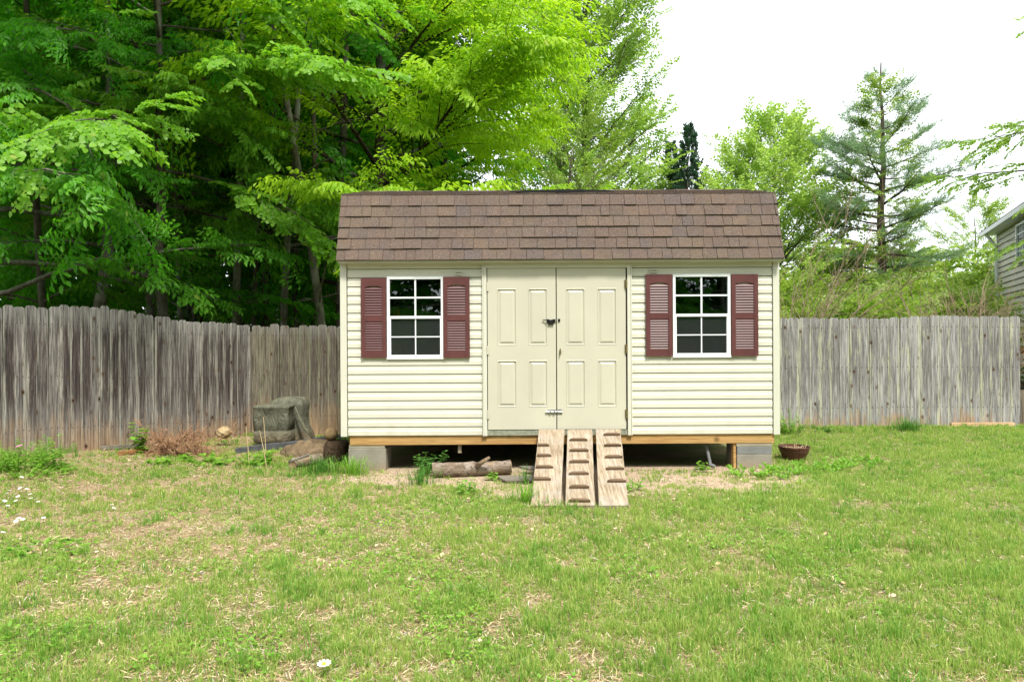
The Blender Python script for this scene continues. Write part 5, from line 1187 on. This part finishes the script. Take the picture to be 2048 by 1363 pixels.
# arching bare twigs shrub and bare shrub
def stems(label, loc, n, H, spread, az0, azr, seed, mat='twig', name='bare_shrub', droop=.5, r0=.012, br=7, group=None):
    rg = np.random.default_rng(seed); tb = []; e = empty(name, loc, label, 'shrub', group)
    for i in range(n):
        a = az0 + rg.uniform(-azr, azr); t = rg.uniform(.1, 1) * spread; pts, dr = path([rg.normal(0, .15), rg.normal(0, .15), 0], [math.cos(a) * t, math.sin(a) * t * .6, 1], H * rg.uniform(.6, 1.05), 8, rg, droop * t, .05); tb.append((pts, np.linspace(r0 * rg.uniform(.6, 1.2), .003, 9)))
        for j in range(br):
            k = rg.integers(2, 8); p2, d2 = path(pts[k], dr[k] + rg.normal(0, .33, 3), H * rg.uniform(.15, .35), 4, rg, .0, .08); tb.append((p2, np.linspace(.006, .0025, 5)))
            for q in range(2): kk = rg.integers(1, 4); p3, _ = path(p2[kk], d2[kk] + rg.normal(0, .4, 3), H * .13, 3, rg, 0, .1); tb.append((p3, [.0035, .003, .0025, .002]))
    link('stems', tubes_mesh('stems', tb), M[mat], e); return e
stems('shrub of long arching reddish bare branches right beside the shed roof edge', at(1530, 13.2), 34, 4.2, 1.5, 0.0, .7, 61, droop=.9)
stems('upright grey bare-stemmed shrub behind the right end of the fence', at(1900, 12.6), 30, 2.6, .75, 0, 3.14, 62, 'twig', droop=.1, r0=.009)
stems('bare-stemmed shrub leaning in front of the house wall', at(1975, 12.4), 11, 2.7, .8, .3, 1.6, 63, 'twig', droop=.1, r0=.009)
# overhanging tree at the right edge
right_tree = make_tree('green tree outside the right edge whose sparse branch tips hang into the sky', 'tree', at(2475, 13.5), grow(71, 12.5, 4.6, 4.0, 44, .0, .8, .16, 'dome', .2, 11, .36, .28, sscale=(.55, .9)), 'tulip', 'lf_tulip', 'bark', 'overhanging_tree', None)
# trees behind the camera, mirrored in the shed windows
for k, (x, y) in enumerate(((-6, -8), (-1.5, -9), (3, -8.5), (7.5, -9), (12, -11))):
    copy_tree(woodA, (x, y, -.6), k * 2.0, 'dark forest tree across the yard, %s in the row mirrored in the shed windows' % ('first', 'second', 'third', 'fourth', 'fifth')[k], 'trees mirrored in the shed windows', 1.0)

mass('mirrored_woods', 'dark woodland across the yard mirrored in the shed windows', 3000, (-14, 20), (-17, -12), lambda x, y: 10 + 2 * fbm(x, y, .2), 'far', M['lf_dist'], 48)

# ================================================================== neighbour house
def house():
    t = NT('house siding'); P = t.pos(); z = t.sep(P)[2]
    fr = t.math('FRACT', t.math('MULTIPLY', z, 1 / .2)); c = t.mix(t.mr(t.noise(P, 1.5, 4), .3, .7), (.60, .57, .49), (.68, .65, .57)); c = t.mix(t.math('LESS_THAN', fr, .08), c, (.12, .11, .095)); hs = t.fin(c, .6, .3)
    hd = Vector((.42, .91, 0)).normalized(); hn = Vector((-hd.y, hd.x, 0))            # wall direction (away), outward normal (left)
    C = Vector((6.30 + .46 * 25, 25, 0)); e = empty('house', tuple(C), 'two storey beige sided neighbour house at the right edge beyond the fence', 'house')
    f = lambda s, o, z: tuple(C - hd * s + hn * o + Vector((0, 0, z)))                 # s towards camera
    zt = W(1990, 460, 24).z
    m = MB(); rows = int(zt / .2)
    for k in range(rows + 1):
        z0 = k * .2; z1 = min(z0 + .2, zt)
        if z1 <= z0: break
        m.hexa([f(0, .03, z0), f(11, .03, z0), f(11, -.3, z0), f(0, -.3, z0), f(0, .0, z1), f(11, .0, z1), f(11, -.3, z1), f(0, -.3, z1)])
    m.hexa([f(0, -.3, 0), f(11, -.3, 0), f(11, -8, 0), f(0, -8, 0), f(0, -.3, zt), f(11, -.3, zt), f(11, -8, zt), f(0, -8, zt)])
    m.build('wall', hs, e)
    # recessed rear wing with its own gable end showing
    m = MB(); m.hexa([f(-.02, -.6, 0), f(-.02, -7, 0), f(-4, -7, 0), f(-4, -.6, 0), f(-.02, -.6, zt - .6), f(-.02, -7, zt - .6), f(-4, -7, zt - .6), f(-4, -.6, zt - .6)]); m.build('wing', hs, e)
    m = MB(); m.hexa([f(.6, .35, zt), f(11, .35, zt), f(11, -.3, zt), f(-.5, -.3, zt), f(-.45, .35, zt + .04), f(11, .35, zt + .04), f(11, -.3, zt + .04), f(-.5, -.3, zt + .04)]); m.build('soffit', M['white'], e)
    m = MB(); m.hexa([f(-.5, .46, zt + .0), f(11, .46, zt + .0), f(11, .36, zt), f(-.5, .36, zt), f(-.5, .48, zt + .13), f(11, .48, zt + .13), f(11, .36, zt + .13), f(-.5, .36, zt + .13)]); m.build('gutter', M['white'], e)
    m = MB(); m.hexa([f(-.5, .48, zt + .135), f(11, .48, zt + .135), f(11, -4, zt + 1.6), f(-.5, -4, zt + 1.6), f(-.5, .48, zt + .16), f(11, .48, zt + .16), f(11, -4, zt + 1.7), f(-.5, -4, zt + 1.7)]); m.build('roof', M['shingle'], e)
    m = MB(); m.hexa([f(-.05, .05, 0), f(.12, .05, 0), f(.12, -.02, 0), f(-.05, -.02, 0), f(-.05, .05, zt), f(.12, .05, zt), f(.12, -.02, zt), f(-.05, -.02, zt)]); m.build('corner_board', M['white'], e)
    m = MB(); m.tube([f(.25, .40, zt), f(.3, .25, zt - .25), f(.35, .10, zt - .5), f(.35, .10, .2)], .055, 8); m.build('downspout', M['white'], e)
    wz0, wz1 = zt - 1.38, zt - .12
    w_ = empty('window', Vector(f(4.05, .04, wz0)) - C, None, None); w_.parent = e
    m = MB(); 
    for (a, b, c, d) in ((3.10, 3.18, wz0, wz1), (4.95, 5.03, wz0, wz1), (3.18, 4.95, wz0, wz0 + .08), (3.18, 4.95, wz1 - .08, wz1)): m.hexa([f(a, .10, c), f(b, .10, c), f(b, .0, c), f(a, .0, c), f(a, .10, d), f(b, .10, d), f(b, .0, d), f(a, .0, d)])
    for s in (3.47, 3.76, 4.05, 4.34, 4.63): m.hexa([f(s, .075, wz0 + .08), f(s + .025, .075, wz0 + .08), f(s + .025, .05, wz0 + .08), f(s, .05, wz0 + .08), f(s, .075, wz1 - .08), f(s + .025, .075, wz1 - .08), f(s + .025, .05, wz1 - .08), f(s, .05, wz1 - .08)])
    for k in range(1, 4): q = wz0 + .08 + (wz1 - wz0 - .16) * k / 4; m.hexa([f(3.18, .082, q), f(4.95, .082, q), f(4.95, .055, q), f(3.18, .055, q), f(3.18, .082, q + .025), f(4.95, .082, q + .025), f(4.95, .055, q + .025), f(3.18, .055, q + .025)])
    m.build('frame', M['white'], w_)
    m = MB(); m.hexa([f(3.18, .045, wz0 + .08), f(4.95, .045, wz0 + .08), f(4.95, .02 + .015, wz0 + .08), f(3.18, .035, wz0 + .08), f(3.18, .045, wz1 - .08), f(4.95, .045, wz1 - .08), f(4.95, .035, wz1 - .08), f(3.18, .035, wz1 - .08)])
    m.build('pane', m_plain('blue grey glass', (.12, .17, .2), .15, .6), w_)
    for o in (w_,):
        for k in ('label', 'category'):
            if k in o: del o[k]
house()
# deck at the house foot
dk = empty('deck', (W(2052, 700, 15).x, 15, 0), 'red-brown wooden deck with white railing behind the right end of the fence', 'deck')
m = MB(); x0 = W(2036, 700, 15).x; m.box(x0, x0 + 3, 14.6, 17, 1.10, 1.22); m.build('deck_floor', M['rot'], dk)
m = MB(); m.box(x0 + .06, x0 + .18, 14.65, 14.77, 0, 1.098); m.build('deck_post', M['rot'], dk)
m = MB(); m.box(x0, x0 + .09, 14.6, 14.69, 1.2205, 2.1); m.box(x0 + .09, x0 + 3, 14.62, 14.68, 2.02, 2.09); m.box(x0 + .09, x0 + 3, 14.62, 14.68, 1.30, 1.35)
for i in range(20): m.box(x0 + .16 + i * .13, x0 + .195 + i * .13, 14.63, 14.665, 1.35, 2.02)
m.build('railing', M['white'], dk)
for o in bpy.data.objects:
    if o.type == 'MESH' and o.parent is not None and o.parent.name.startswith('window') and 'label' in o: del o['label']
